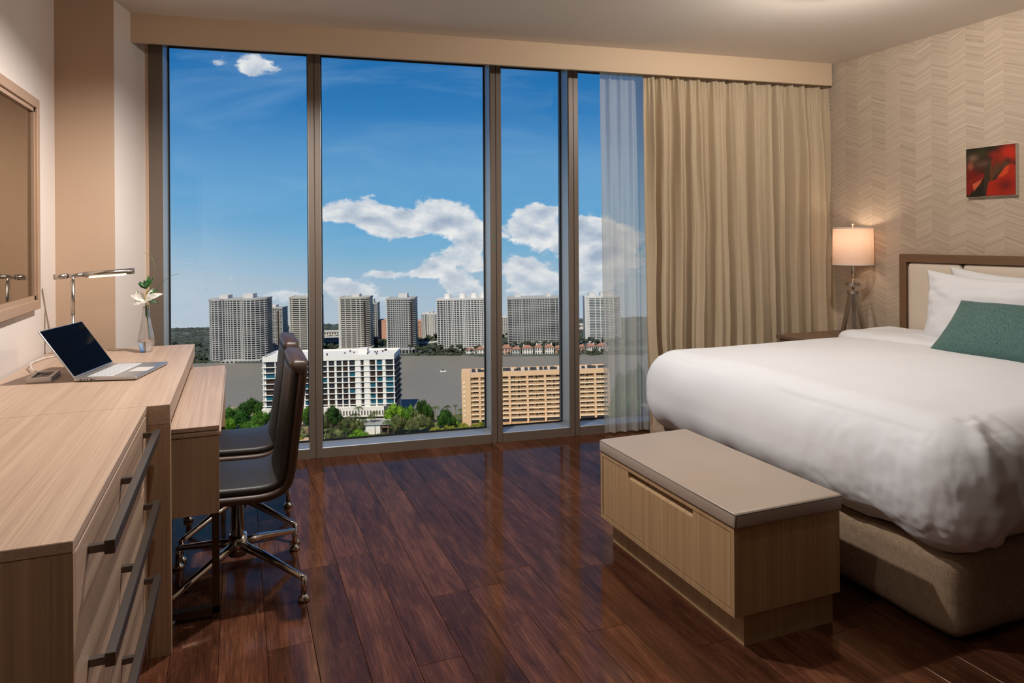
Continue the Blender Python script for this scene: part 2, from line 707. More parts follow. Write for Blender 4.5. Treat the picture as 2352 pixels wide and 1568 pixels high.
# facade frame: x along the window wall, y outward, z up
FANG = 0.105
FD = Vector((math.cos(FANG), -math.sin(FANG), 0))
FN = Vector((math.sin(FANG), math.cos(FANG), 0))
MF = Matrix.Rotation(-FANG, 4, 'Z')


def fac(o):
    o.rotation_euler = (0, 0, -FANG)
    return o


def fac_y(x, n):
    """room y where the line at facade-normal distance n crosses room x"""
    return (n - FN.x * x) / FN.y


# ------------------------------------------------------------------ room shell
XL, XR, YB, CEIL = -0.925, 4.373, -1.7, 2.80
bm = BM()
prism(bm, [(XL - .15, YB - .15), (XR + .15, YB - .15), (XR + .15, fac_y(XR + .15, 4.99)), (XL - .15, fac_y(XL - .15, 4.99))], -0.20, -0.018)
floor = struct(obj('floor', bm, 'floor_gap'), 'dark glossy hardwood plank floor')
PW = 0.158
plank_cache = {}


def plank_mesh(ln):
    k = round(ln, 3)
    if k not in plank_cache:
        b_ = bx(0.0006, PW - 0.0006, 0.0006, ln - 0.0006, -0.018, 0.0, bev=0.0012, seg=1)
        me = bpy.data.meshes.new('plank')
        bmesh.ops.recalc_face_normals(b_, faces=b_.faces)
        b_.to_mesh(me)
        b_.free()
        me.materials.append(MATS['plank'])
        plank_cache[k] = me
    return plank_cache[k]


rp = random.Random(5)
joints = {2: 3.147, 3: 3.147, 4: 3.247, 5: 2.684, 1: 3.94, 0: 3.65}
i0 = -9
for i in range(i0, 26):
    x0 = 0.404 + PW * i
    if x0 < XL - PW or x0 > XR:
        continue
    yend = fac_y(x0 + PW, 4.86)
    off = joints.get(i, rp.uniform(0, 1.22)) % 1.22
    y = -0.4 - 1.22 + off
    while y < yend - 0.03:
        y2 = min(y + 1.22, yend)
        if y2 > -0.3:
            p = obj('plank', plank_mesh(y2 - y), None, floor, loc=(x0, y, 0))
        y = y2
bm = BM()
prism(bm, [(XL - .15, YB - .15), (XR + .15, YB - .15), (XR + .15, fac_y(XR + .15, 5.05)), (XL - .15, fac_y(XL - .15, 5.05))], CEIL, CEIL + .2)
struct(obj('ceiling', bm, 'paint_ceiling'), 'smooth off-white ceiling')
struct(obj('wall_left', bx(XL - .15, XL, YB, 4.47, 0, CEIL), 'paint_wall'), 'pale painted wall behind the desk')
bm = BM()
prism(bm, [(XL - .15, 4.44), (-0.640, 4.44), (-0.640, 4.445), (XL - .15, 4.60)], 0, CEIL)
struct(obj('wall_column', bm, 'wall_taupe'), 'taupe face of the corner column')  # column face darker than the walls beside it
bm = BM()
prism(bm, [(-0.640, 4.4455), (-0.553, 4.80), (-0.50, 5.02), (XL - .15, 5.05), (XL - .15, 4.602)], 0, CEIL)
struct(obj('wall_column_side', bm, 'paint_wall'), 'pale splayed side of the corner column')
bm = BM()
prism(bm, [(XR, YB), (XR + .15, YB), (XR + .15, fac_y(XR + .15, 5.02)), (XR, fac_y(XR, 5.02))], 0, CEIL)
struct(obj('wall_right', bm, 'wallpaper'), 'taupe chevron wallpaper wall behind the bed')
struct(obj('wall_back', bx(XL - .15, XR + .15, YB - .15, YB, 0, CEIL), 'back_dark'), 'wall behind the camera')
# valance (curtain bulkhead)
al0 = -1.05
bm = bx(-1.075, 3.870, 4.58, 4.605, 2.628, CEIL)
val = fac(struct(obj('trim_1', bm, 'paint_valance'), 'long beige curtain valance under the ceiling'))

# ------------------------------------------------------------------ window wall
ZH = 2.70       # glass head
ZS = 0.066      # sill height
GN = 4.965      # glass plane
panes = [(-0.945, -0.066), (0.011, 1.171), (1.251, 1.760), (1.835, 3.02), (3.095, 3.95)]
for k, (a, b) in enumerate(panes):
    wroot = bpy.data.objects.new('window_%d' % (k + 1), None)
    C.objects.link(wroot)
    struct(wroot, 'tall fixed floor-to-ceiling window pane')
    wroot.rotation_euler = (0, 0, -FANG)
    obj('pane', bx(a, b, GN, GN + .012, ZS + .0, ZH + .06), 'window_glass', wroot)
    bm = BM()
    prism(bm, [(0, 0), (4.958 - 4.802, 0), (4.958 - 4.802, 0.008), (0, 0.0)], 0, b - a)
    obj('sill', bx(a, b, 4.802, GN - .008, 0.0, ZS, bev=.003, seg=1), 'sill_metal', wroot)
    obj('sill_face', bx(a + .002, b - .002, 4.797, 4.803, 0.0, ZS - .004), 'frame_metal', wroot)
    obj('head', bx(a, b, 4.802, GN - .008, ZH + .012, ZH + .12), 'sill_metal', wroot)
    g = .011
    obj('gasket', bx(a, b, GN - .012, GN - .001, ZS, ZS + g), 'gasket', wroot)
    obj('gasket', bx(a, b, GN - .012, GN - .001, ZH, ZH + .013), 'gasket', wroot)
    obj('gasket', bx(b - g, b, GN - .012, GN - .001, ZS + g, ZH), 'gasket', wroot)
    obj('gasket', bx(a, a + g, GN - .012, GN - .001, ZS + g, ZH), 'gasket', wroot)
    obj('jamb', bx(b - .003, b, 4.806, GN - .012, ZS, ZH + .012), 'sill_metal', wroot)
    obj('jamb', bx(a, a + .003, 4.806, GN - .012, ZS, ZH + .012), 'sill_metal', wroot)
mul = [(-0.066, 0.011), (1.171, 1.251), (1.760, 1.835), (3.02, 3.095)]
for k, (a, b) in enumerate(mul):
    r = fac(struct(obj('trim_%d' % (k + 2), bx(a, b, 4.793, 5.03, 0.0, CEIL, bev=.002, seg=1), 'frame_metal'), 'bronze window mullion'))
    c_ = (a + b) / 2
    obj('seam', bx(c_ - .0022, c_ + .0022, 4.7915, 4.795, 0.002, CEIL - .01), 'seam_dark', r)
    if k == 1:
        for (u, z, w, h) in ((0.021, 1.466, .0085, .020), (0.021, 1.427, .009, .018), (0.026, 1.376, .011, .013)):
            bm = BM()
            lathe(bm, [(0, 0), (.5, 0), (.42, .3), (0, .4)], 8)
            bmesh.ops.transform(bm, matrix=Matrix.Translation((a + u, 4.7925, z)) @ Matrix.Rotation(PI / 2, 4, 'X') @ Matrix.Diagonal((w, h, .004, 1)), verts=bm.verts)
            obj('green_scrap', bm, 'sticker_green', r)
fac(struct(obj('trim_6', bx(-1.022, -0.945, 4.797, 5.03, 0, CEIL), 'frame_metal'), 'bronze end frame of the window wall'))
fac(struct(obj('trim_7', bx(-1.10, -1.022, 4.798, 5.03, 0, CEIL, bev=.004), 'wall_taupe'), 'beige strip beside the window frame'))
fac(struct(obj('trim_8', bx(3.95, 4.1, 4.80, 5.03, 0, CEIL), 'frame_metal'), 'end frame hidden behind the drape'))

# ------------------------------------------------------------------ unseen lamps added above the frame to give the room its light
ADDED_LAMP_COL = (1.0, 0.93, 0.86)
for (lx, ly, lz, pw, shade, lab) in ((0.306, 3.286, 2.655, 190.0, True, 'added unseen pendant lamp with metal shade above the chairs'),
                                     (2.90, 2.71, 2.700, 68.0, False, 'added unseen round white lamp over the middle of the bed'),
                                     (0.107, 1.497, 2.640, 24.0, True, 'added unseen pendant lamp with metal shade above the dresser')):
    t = thing('added_lamp', lab, 'added lamp', (lx, ly, CEIL))
    bm = BM()
    lathe(bm, [(0, 0), (.07, 0), (.07, -.012), (.0, -.012)], 32, cap=False)
    obj('plate', bm, 'canvas_edge', t, True)
    bm = BM()
    hz_ = lz - CEIL + .04
    lathe(bm, [(.012, -.012), (.012, hz_ + .006), (.02, hz_), (0, hz_)], 16, cap=False)
    obj('holder', bm, 'nickel', t, True)
    if not shade:
        bm = BM()
        lathe(bm, [(.013, hz_ + .004), (.17, hz_ - .006), (.17, hz_ - .009), (.013, hz_ + .001)], 40, cap=False)
        obj('light_baffle', bm, 'canvas_edge', t, True)  # disc added to hold the lamp's glow off the ceiling
    if shade:
        bm = BM()
        lathe(bm, [(.018, hz_ + .03), (.05, hz_ + .028), (.125, hz_ - .092), (.122, hz_ - .094), (.047, hz_ + .024), (.018, hz_ + .026)], 32, cap=False)
        obj('shade', bm, 'bronze', t, True)  # cone added to keep this lamp's light off the upper walls
    ld = bpy.data.lights.new('lamp_light', 'POINT')
    ld.energy = pw
    ld.color = (1.0, 0.965, 0.93) if lx < 1 and ly > 2 else ADDED_LAMP_COL
    ld.shadow_soft_size = 0.035
    lo = bpy.data.objects.new('lamp_light', ld)
    C.objects.link(lo)
    lo.parent = t
    lo.location = (0, 0, lz - CEIL)

# ------------------------------------------------------------------ dresser and desk along the left wall
dr = thing('dresser', 'long pale oak dresser with three drawers nearest the camera', 'dresser', (-0.6, 2.13, 0))
DO = Vector((-0.6, 2.13, 0))


def part(name, bm, m, parent, smooth=False):
    """a part given in room coordinates, parented to a thing standing at its base"""
    o = obj(name, bm, m, parent, smooth)
    o.matrix_parent_inverse = Matrix.Translation(parent.location).inverted() if parent.parent is None and parent.type == 'EMPTY' else Matrix.Identity(4)
    return o


XF = -0.297
part('carcass', bx(-.91, XF - .022, 1.572, 2.706, 0.0, .852), 'oak_z', dr)
part('end_panel', bx(-.912, XF, 1.55, 1.571, 0.0, .8525), 'oak_z', dr)
part('top', bx(-.912, XF, 1.55, 2.7085, .8535, .876, bev=.0015, seg=1), 'oak_y', dr)
part('side_panel', bx(-.91, XF, 2.690, 2.708, 0.0, .8525), 'oak_z', dr)
part('plinth', bx(-.90, XF - .03, 1.575, 2.70, 0.0, .075), 'oak_y', dr)
for (z0, z1, hz) in ((.622, .846, .800), (.3875, .6185, .561), (.085, .384, .313)):
    f = part('drawer', bx(XF - .021, XF - .0005, 1.5735, 2.6875, z0, z1, bev=.0015, seg=1), 'oak_y', dr)
    bm = BM()
    box(bm, XF + .030, XF + .050, 1.690, 2.622, hz - .015, hz + .015, bev=.0012, seg=1)
    for y in (1.690, 2.136, 2.606):
        box(bm, XF - .002, XF + .032, y, y + .016, hz - .008, hz + .008)
    h = obj('handle', bm, 'handle_metal', f)

dk = thing('console_desk', 'pale oak desk unit with thick top, carrying the laptop', 'desk', (-0.57, 3.48, 0))
part('end_panel', bx(-.912, -.2245, 2.711, 2.752, 0.0, .8075), 'oak_z', dk)
part('top', bx(-.912, -.2245, 2.711, 4.235, .808, .876, bev=.0012, seg=1), 'oak_y', dk)
part('far_panel', bx(-.912, -.612, 4.195, 4.234, 0.0, .8075), 'oak_z', dk)
part('far_bracket', bx(-.611, -.2345, 4.195, 4.234, .7435, .8075), 'oak_z', dk)
part('back_panel', bx(-.912, -.895, 2.753, 4.194, 0.35, .8075), 'oak_z', dk)

wt = thing('writing_table', 'lower pale oak writing table on bronze legs in front of the chairs', 'table', (-0.3, 3.58, 0))
part('top', bx(-.60, -.0695, 2.897, 4.265, .7235, .742, bev=.002, seg=1), 'oak_y', wt)
part('moulding', bx(-.60, -.064, 2.899, 4.262, .700, .723, bev=.008, seg=3), 'oak_y', wt)
part('apron', bx(-.60, -.0715, 2.9, 2.935, .405, .6995), 'oak_z', wt)
part('apron', bx(-.60, -.0715, 4.225, 4.26, .405, .6995), 'oak_z', wt)
for y0 in (2.902, 4.226):
    bm = BM()
    box(bm, -.0985, -.0725, y0, y0 + .03, .0, .4045)
    box(bm, -.60, -.0725, y0, y0 + .03, .022, .048)
    box(bm, -.60, -.574, y0, y0 + .03, .0, .4045)
    part('leg_frame', bm, 'bronze', wt)

# mirror on the left wall
mr = thing('wall_mirror', 'wood framed mirror on the left wall above the desk', 'mirror', (XL, 3.2, 1.12))
y0, y1, z0, z1 = 2.40, 4.003, 1.122, 2.136
for nm, (a, b, c_, d_) in (('top', (y0, y1, z1 - .046, z1)), ('bottom', (y0, y1, z0, z0 + .046)), ('side', (y1 - .046, y1, z0 + .046, z1 - .046)), ('side', (y0, y0 + .046, z0 + .046, z1 - .046))):
    bm = BM()
    box(bm, XL + .0005, XL + .030, a, b, c_, d_, bev=.002, seg=1)
    ii = .046
    if nm == 'top':
        box(bm, XL + .004, XL + .020, a + ii, b - ii, c_ - .020, c_)
    elif nm == 'bottom':
        box(bm, XL + .004, XL + .020, a + ii, b - ii, d_, d_ + .020)
    elif a > 3:
        box(bm, XL + .004, XL + .020, a - .022, a, c_, d_)
    else:
        box(bm, XL + .004, XL + .020, b, b + .022, c_, d_)
    part('frame_' + nm, bm, 'mirror_wood', mr)
part('glass', bx(XL + .002, XL + .008, y0 + .05, y1 - .05, z0 + .05, z1 - .05), 'mirror_glass', mr)

# ------------------------------------------------------------------ things on the desk
# desk lamp
LX, LY = -0.78, 4.10
dl = thing('desk_lamp', 'brushed metal desk lamp with horizontal tube head', 'lamp', (LX, LY, .876))
bm = BM()
lathe(bm, [(0, 0), (.075, 0), (.075, .008), (.07, .012), (.01, .014), (0, .014)], 36, cap=False)
obj('base', bm, 'nickel', dl, True)
bm = BM()
tube(bm, [(0, 0, .012), (0, 0, .20)], .0085, 16)
tube(bm, [(0, 0, .20), (0, 0, .368)], .0095, 16)
obj('post', bm, 'nickel', dl, True)
hA = Vector((-.085, .02, .392))
hB = Vector((.274, .02, .415))
hd = (hB - hA).normalized()
bm = BM()
tube(bm, [hA, hA + hd * .055], .0135, 20)
tube(bm, [hA + hd * .055, hA + hd * .135], .0105, 20)
tube(bm, [hA + hd * .135, hB - hd * .006], .0150, 20)
tube(bm, [(0, 0, .36), (0, .008, .398)], .008, 14)
obj('head', bm, 'nickel', dl, True)
bm = BM()
tube(bm, [hB - hd * .007, hB], .0155, 20)
obj('end_cap', bm, 'chrome', dl, True)
bm = BM()
tube(bm, [hA + hd * .050, hA + hd * .058], .0142, 20)
obj('joint_ring', bm, 'chrome', dl, True)
bm = BM()
Ml = Matrix.Translation(hA + hd * .24 + Vector((0, -.004, -.0125))) @ hd.to_track_quat('X', 'Z').to_matrix().to_4x4() @ Matrix.Rotation(0.35, 4, 'X')
box(bm, -.085, .085, -.008, .008, -.003, .003, M=Ml)
obj('light_strip', bm, 'led_warm', dl)
bm = BM()
tube(bm, [(-.05, -.05, .006), (-.1, -.12, .005), (-.115, -.25, .008), (-.09, -.40, .02), (-.06, -.50, .012), (-.02, -.56, .006)], .0035, 8)
obj('cord', bm, 'cable_white', dl, True)

# laptop
lt = thing('laptop', 'open silver laptop with a dark screen on the desk', 'laptop', (-0.626, 3.287, .876))
dlp = Vector((0.088, 0.351)).normalized()
lt.rotation_euler = (0, 0, math.atan2(dlp.y, dlp.x) - PI / 2)
# local: y along hinge, x towards the user edge
LW, LD_ = .362, .243
bm = BM()
box(bm, 0, LD_, 0, LW, .003, .0145, bev=.0045, seg=3)
obj('base', bm, 'alu', lt, True)
bm = BM()
for r in range(6):
    yy = .030
    wid = [.0205] * 14
    for c_ in range(14):
        if r == 5 and 4 <= c_ <= 8:
            if c_ == 4:
                box(bm, .033 + r * .0185, .048 + r * .0185, yy, yy + .0205 * 5 + .0018 * 4, .0143, .0156)
            yy += .0223
            continue
        box(bm, .033 + r * .0185 + (.005 if r == 0 else 0), .048 + r * .0185, yy, yy + .0188, .0143, .0156)
        yy += .0217
kb = obj('keyboard', bm, 'key_grey', lt)
kb['kind'] = 'stuff'
obj('trackpad', bx(.160, .232, .128, .234, .0143, .0149), 'hub_silver', lt)
bm = BM()
for (a, w) in ((.012, .010), (.028, .005), (.040, .005), (.053, .010), (.068, .003)):
    box(bm, a + .012, a + .012 + w, -.0006, .0003, .007, .011)
obj('ports', bm, 'rubber_black', lt)
for (a, b) in ((.03, .03), (.19, .03), (.03, .31), (.19, .31)):
    obj('foot', bx(a, a + .02, b, b + .02, 0, .004), 'rubber_black', lt)
obj('hinge', bx(-.004, .010, .04, LW - .04, .006, .013), 'rubber_black', lt)
scr = obj('lid', bx(0, .236, 0, LW, -.006, 0.0, bev=.0028, seg=2), 'alu', lt, True)
th = math.radians(180 - 55)
scr.location = (.001, 0, .014)
scr.rotation_euler = (0, -th, 0)
g_ = obj('display', bx(.006, .231, .006, LW - .006, -.0069, -.0058), 'screen', scr)

# power hub on desk
hb = thing('power_outlet_hub', 'flat silver desktop power outlet lying beside the laptop', 'power outlet', (-0.757, 3.42, .876), 0.02)
bm = BM()
hw, hl, hh = .044, .088, .019
box(bm, -hw, hw, -hl, -hl + .022, 0, hh, bev=.0015, seg=1)
box(bm, -hw, hw, hl - .022, hl, 0, hh, bev=.0015, seg=1)
box(bm, -hw, -hw + .014, -hl + .02, hl - .02, 0, hh)
box(bm, hw - .014, hw, -hl + .02, hl - .02, 0, hh)
obj('frame', bm, 'hub_silver', hb)
obj('panel', bx(-hw + .012, hw - .012, -hl + .02, hl - .02, 0.001, .012), 'socket_panel', hb)
for y in (-.034, .034):
    bm = BM()
    lathe(bm, [(0, .0), (.0155, .0), (.0155, .002), (.013, .0025), (0, .0025)], 20, (0, y, .012), cap=False)
    s_ = obj('socket', bm, 'socket_panel', hb, True)
    bm = BM()
    box(bm, -.007, -.005, y - .005, y + .004, .0143, .0150)
    box(bm, .005, .007, y - .005, y + .004, .0143, .0150)
    box(bm, -.0025, .0025, y + .006, y + .010, .0143, .0150)
    obj('slots', bm, 'rubber_black', s_)

# vase with lily
vx, vy = -.442, 4.03
vz = thing('glass_vase', 'clear teardrop glass bud vase on the desk near the window', 'vase', (vx, vy, .876))
prof = [(0, 0), (.024, 0), (.027, .003), (.036, .030), (.0395, .052), (.037, .078), (.030, .115), (.0225, .155), (.0175, .190), (.0160, .215), (.0168, .236)]
inner = [(.0150, .236), (.0142, .215), (.0155, .190), (.0205, .155), (.0275, .115), (.0345, .078), (.036, .058), (.030, .052), (0, .050)]
bm = BM()
lathe(bm, prof + inner, 40, cap=False)
obj('glass', bm, 'vase_glass', vz, True)
fl = thing('lily', 'white lily with green leaves standing in the glass vase', 'flower', (vx, vy, .876))
bm = BM()
tube(bm, [(.018, -.004, .056), (.010, -.002, .14), (.0, 0, .22), (-.002, -.002, .262)], .0028, 8)
obj('stem', bm, 'stem_green', fl, True)


def petal(length, width, curl, sag, seg=10):
    b_ = BM()

    def fn(u, v):
        s = u
        w = width * math.sin(PI * min(1, s * .93 + .07)) ** .8 * (1 - .15 * s)
        y = (v - .5) * 2 * w
        x = length * s
        z = curl * math.sin(s * 1.7) - sag * s * s + .35 * abs(y) * (1 - s * .6) + .002 * math.sin(s * 17 + v * 5)
        return (x, y, z)
    grid(b_, fn, seg, 6)
    return b_


# local camera-facing axes: lateral along RT, towards the viewer along -FW
fh = Vector((-.002, -.002, .262))
for (ang, pitch, ln, wd, cl, sg, rl) in ((184, 24, .082, .0165, .014, .012, -62), (158, 40, .080, .020, .012, .008, -70), (52, 58, .074, .012, .006, .002, 70),
                                       (10, 24, .092, .0185, .022, .026, 58), (204, -14, .060, .022, .012, .016, -48), (300, -4, .040, .024, .010, .014, 40)):
    b_ = petal(ln, wd, cl, sg)
    M = Matrix.Translation(fh) @ Matrix.Rotation(math.radians(ang) - YAW, 4, 'Z') @ Matrix.Rotation(-math.radians(pitch), 4, 'Y') @ Matrix.Rotation(math.radians(rl), 4, 'X')
    bmesh.ops.transform(b_, matrix=M, verts=b_.verts)
    obj('petal', b_, 'petal', fl, True)
bm = BM()
for k in range(5):
    a = k * 1.256
    e = fh + Vector((.010 * math.cos(a), .010 * math.sin(a), .045))
    tube(bm, [fh, e], .0009, 5)
    box(bm, e.x - .002, e.x + .002, e.y - .0045, e.y + .0045, e.z - .0015, e.z + .0015)
obj('stamens', bm, 'stamen', fl)
for (ang, pitch, ln, wd, oz) in ((165, 30, .062, .010, .325), (140, 55, .058, .009, .325), (60, 78, .07, .010, .325), (30, 60, .064, .010, .325), (185, 45, .05, .008, .33),
                                 (15, 18, .06, .010, .30), (-20, 12, .05, .009, .27), (90, -75, .062, .009, .24), (100, -65, .05, .008, .21), (20, -15, .06, .008, .265)):
    b_ = petal(ln, wd, .004, .01)
    M = Matrix.Translation((-.0, .012, oz)) @ Matrix.Rotation(math.radians(ang) - YAW, 4, 'Z') @ Matrix.Rotation(-math.radians(pitch), 4, 'Y') @ Matrix.Rotation(math.radians(-55 if 90 <= ang <= 270 else 55), 4, 'X')
    bmesh.ops.transform(b_, matrix=M, verts=b_.verts)
    obj('leaf', b_, 'leaf_dark', fl, True)
for pts in ([(0, .012, .22), (.008, .014, .30), (.03, .02, .37), (.036, .03, .43), (.012, .035, .49), (-.03, .04, .512)],
            [(0, .012, .22), (.03, .014, .30), (.08, .01, .36), (.13, .0, .392), (.18, -.02, .405)]):
    bm = BM()
    tube(bm, [tuple(RT * p[0] + FW * p[1] + UP * p[2]) for p in pts], [.0014, .0012, .0010, .0009, .0008, .0006][:len(pts)], 6)
    obj('grass_blade', bm, 'stem_green', fl, True)

# ------------------------------------------------------------------ swivel chairs
def catmull(pts, n=6):
    out = []
    P = [pts[0]] + list(pts) + [pts[-1]]
    for i in range(1, len(P) - 2):
        p0, p1, p2, p3 = [Vector(q) for q in P[i - 1:i + 3]]
        for k in range(n):
            t = k / n
            out.append(.5 * ((2 * p1) + (-p0 + p2) * t + (2 * p0 - 5 * p1 + 4 * p2 - p3) * t * t + (-p0 + 3 * p1 - 3 * p2 + p3) * t ** 3))
    out.append(Vector(pts[-1]))
    return out


def sweep_pad(bm, path, half, t0s, t1s, crown=0.0, rnd=.012, ns=6):
    """a padded band that follows a side profile (x, z), as wide as 2*half along y"""
    n = len(path)
    rings = []
    for i, p in enumerate(path):
        a, b_ = path[max(0, i - 1)], path[min(n - 1, i + 1)]
        tg = (b_ - a).normalized()
        nr = Vector((-tg.y, tg.x))
        s = i / (n - 1)
        t0, t1 = t0s(s), t1s(s)
        hw_ = half(s)
        r = min(rnd, (t1 - t0) * .49)
        prof_ = []
        for (cy, ct, a0) in ((hw_ - r, t0 + r, -PI / 2), (hw_ - r, t1 - r, 0), (-hw_ + r, t1 - r, PI / 2), (-hw_ + r, t0 + r, PI)):
            for k in range(ns):
                an = a0 + (PI / 2) * k / (ns - 1)
                prof_.append((cy + r * math.cos(an), ct + r * math.sin(an)))
            if a0 == 0:
                for k in range(1, 8):
                    f = k / 8
                    prof_.append(((hw_ - r) * (1 - 2 * f), t1 + crown * math.sin(PI * f)))
        rings.append([bm.verts.new((p.x + nr.x * t, y, p.y + nr.y * t)) for y, t in prof_])
    for a, b_ in zip(rings, rings[1:]):
        m = len(a)
        for k in range(m):
            bm.faces.new((a[k], a[(k + 1) % m], b_[(k + 1) % m], b_[k]))
    bm.faces.new(rings[0][::-1])
    bm.faces.new(rings[-1])


def make_chair(label):
    t = thing('swivel_chair', label, 'chair')
    outer = [(-.25, .432), (-.20, .418), (-.10, .410), (.02, .405), (.10, .405), (.155, .417), (.196, .447), (.217, .510), (.230, .610), (.247, .748), (.262, .880), (.269, .952)]
    path = catmull(outer, 5)
    bm = BM()
    hwid = lambda s: .214 if s < .9 else .214 - .022 * ((s - .9) / .1) ** 2
    sweep_pad(bm, path, hwid, lambda s: -.004, lambda s: .030 + (.036 * min(1, max(0, (s - .938) / .012))) - .010 * max(0, (s - .965) / .035), .004, .016)
    obj('shell', bm, 'leather_edge', t, True)
    sub = path[1:int(len(path) * .962)]
    bm = BM()
    fade = lambda s: min(1, s / .05) ** .5
    sweep_pad(bm, sub, lambda s: .199, lambda s: .026, lambda s: .032 + .028 * fade(s), .012, .016)
    obj('pad', bm, 'leather_dark', t, True)
    bm = BM()
    lathe(bm, [(.02, .12), (.027, .13), (.027, .37), (.05, .375), (.075, .385), (.075, .40), (0, .40)], 24, cap=False)
    tube(bm, [(0, 0, .125), (0, 0, .21)], .036, 24)
    obj('column', bm, 'chrome', t, True)
    for k in range(4):
        a = PI / 4 + k * PI / 2
        c_, s_ = math.cos(a), math.sin(a)
        R = .348
        bm = BM()
        tube(bm, [(c_ * .02, s_ * .02, .168), (c_ * .12, s_ * .12, .150), (c_ * (R - .02), s_ * (R - .02), .096), (c_ * R, s_ * R, .088)], [.019, .017, .0125, .012], 14)
        tube(bm, [(c_ * R, s_ * R, .096), (c_ * R, s_ * R, .028)], .0115, 12)
        leg = obj('leg', bm, 'chrome', t, True)
        bm = BM()
        lathe(bm, [(0, 0), (.020, 0), (.024, .006), (.024, .014), (.014, .022), (.010, .030), (0, .030)], 20, (c_ * R, s_ * R, 0), cap=False)
        obj('glide', bm, 'chrome', leg, True)
    return t


def copy_tree(o, parent=None):
    c_ = o.copy()
    C.objects.link(c_)
    if parent is not None:
        c_.parent = parent
    for ch in list(o.children):
        copy_tree(ch, c_)
    return c_


ch1 = make_chair('dark brown leather swivel chair nearer the camera at the writing table')
ch1.location = (-.007, 3.160, 0)
ch1['group'] = 'swivel chairs at the writing table'
ch2 = copy_tree(ch1)
ch2['label'] = 'dark brown leather swivel chair farther away, partly hidden behind the other chair'
ch2.location = (.0, 3.722, 0)

# ------------------------------------------------------------------ bench
be = thing('storage_bench', 'oak storage bench with taupe cushion at the foot of the bed', 'bench', (1.86, 2.46, 0))
x0, x1, y0, y1 = 1.607, 2.092, 1.982, 2.945
part('plinth', bx(x0 + .055, x1 - .018, y0 + .018, y1 - .02, 0, .118), 'oak_bench', be)
t_ = .019
part('side_panel', bx(x0, x1, y0, y0 + t_, .118, .428), 'oak_bench', be)
part('side_panel', bx(x0, x1, y1 - t_, y1, .118, .428), 'oak_bench', be)
part('bottom_panel', bx(x0, x1, y0 + t_, y1 - t_, .118, .118 + t_), 'oak_bench', be)
part('top_panel', bx(x0, x1, y0 + t_, y1 - t_, .428 - t_ + .004, .428), 'oak_bench', be)
part('back_panel', bx(x1 - t_, x1, y0 + t_, y1 - t_, .118 + t_, .428 - t_), 'oak_bench', be)
part('inside_panel', bx(x0 + .05, x0 + .06, y0 + t_, y1 - t_, .118 + t_, .413), 'oak_bench', be)
# drawer front with a notched grip
a, b, c_, d_ = y0 + t_ + .004, y1 - t_ - .004, .118 + t_ + .004, .409
n0, n1, nd, rr = 2.222, 2.694, .030, .014
prof_y = [(a, d_), (n0 - .0002, d_), (n0, d_ - nd + rr)]
for k in range(1, 5):
    an = k / 4 * PI / 2
    prof_y.append((n0 + rr - rr * math.cos(an), d_ - nd + rr - rr * math.sin(an)))
for k in range(0, 5):
    an = k / 4 * PI / 2
    prof_y.append((n1 - rr + rr * math.sin(an), d_ - nd + rr - rr * math.cos(an)))
prof_y += [(n1 + .0002, d_), (b, d_)]
bm = BM()
cols_ = [[bm.verts.new((x0 + dx_, y, z)) for dx_, z in ((.002, c_), (.002, zt_), (.034, zt_), (.034, c_))] for y, zt_ in prof_y]
for q0, q1 in zip(cols_, cols_[1:]):
    for k in range(4):
        bm.faces.new((q0[k], q0[(k + 1) % 4], q1[(k + 1) % 4], q1[k]))
bm.faces.new(cols_[0][::-1])
bm.faces.new(cols_[-1])
dwr = part('drawer', bm, 'oak_bench', be)
bm = BM()
Mp = Matrix(((0, 1, 0, 0), (0, 0, 1, 0), (1, 0, 0, 0), (0, 0, 0, 1)))
prism(bm, [(d_ - nd - .001, x0 + .003), (d_ - nd - .001, x0 + .036), (d_ - nd + .018, x0 + .036)], n0 + .001, n1 - .001, Mp)
obj('grip_lip', bm, 'oak_bench', dwr)
cu_ = part('cushion', bx(1.601, 2.097, 1.969, 2.950, .4285, .488, bev=.012, seg=3), 'vinyl', be, False)
cu_.data.shade_smooth()
bm = BM()
for p, q in (((1.603, 1.971, .481), (1.603, 2.947, .481)), ((1.603, 1.971, .481), (2.095, 1.971, .481)), ((1.603, 1.971, .432), (1.603, 1.971, .481))):
    tube(bm, [p, q], .0022, 6)
obj('seam', bm, 'vinyl_side', cu_, True)

# ------------------------------------------------------------------ bed
bed = thing('bed', 'king bed base with tan linen skirt and tall padded headboard', 'bed', (3.3, 2.66, 0))


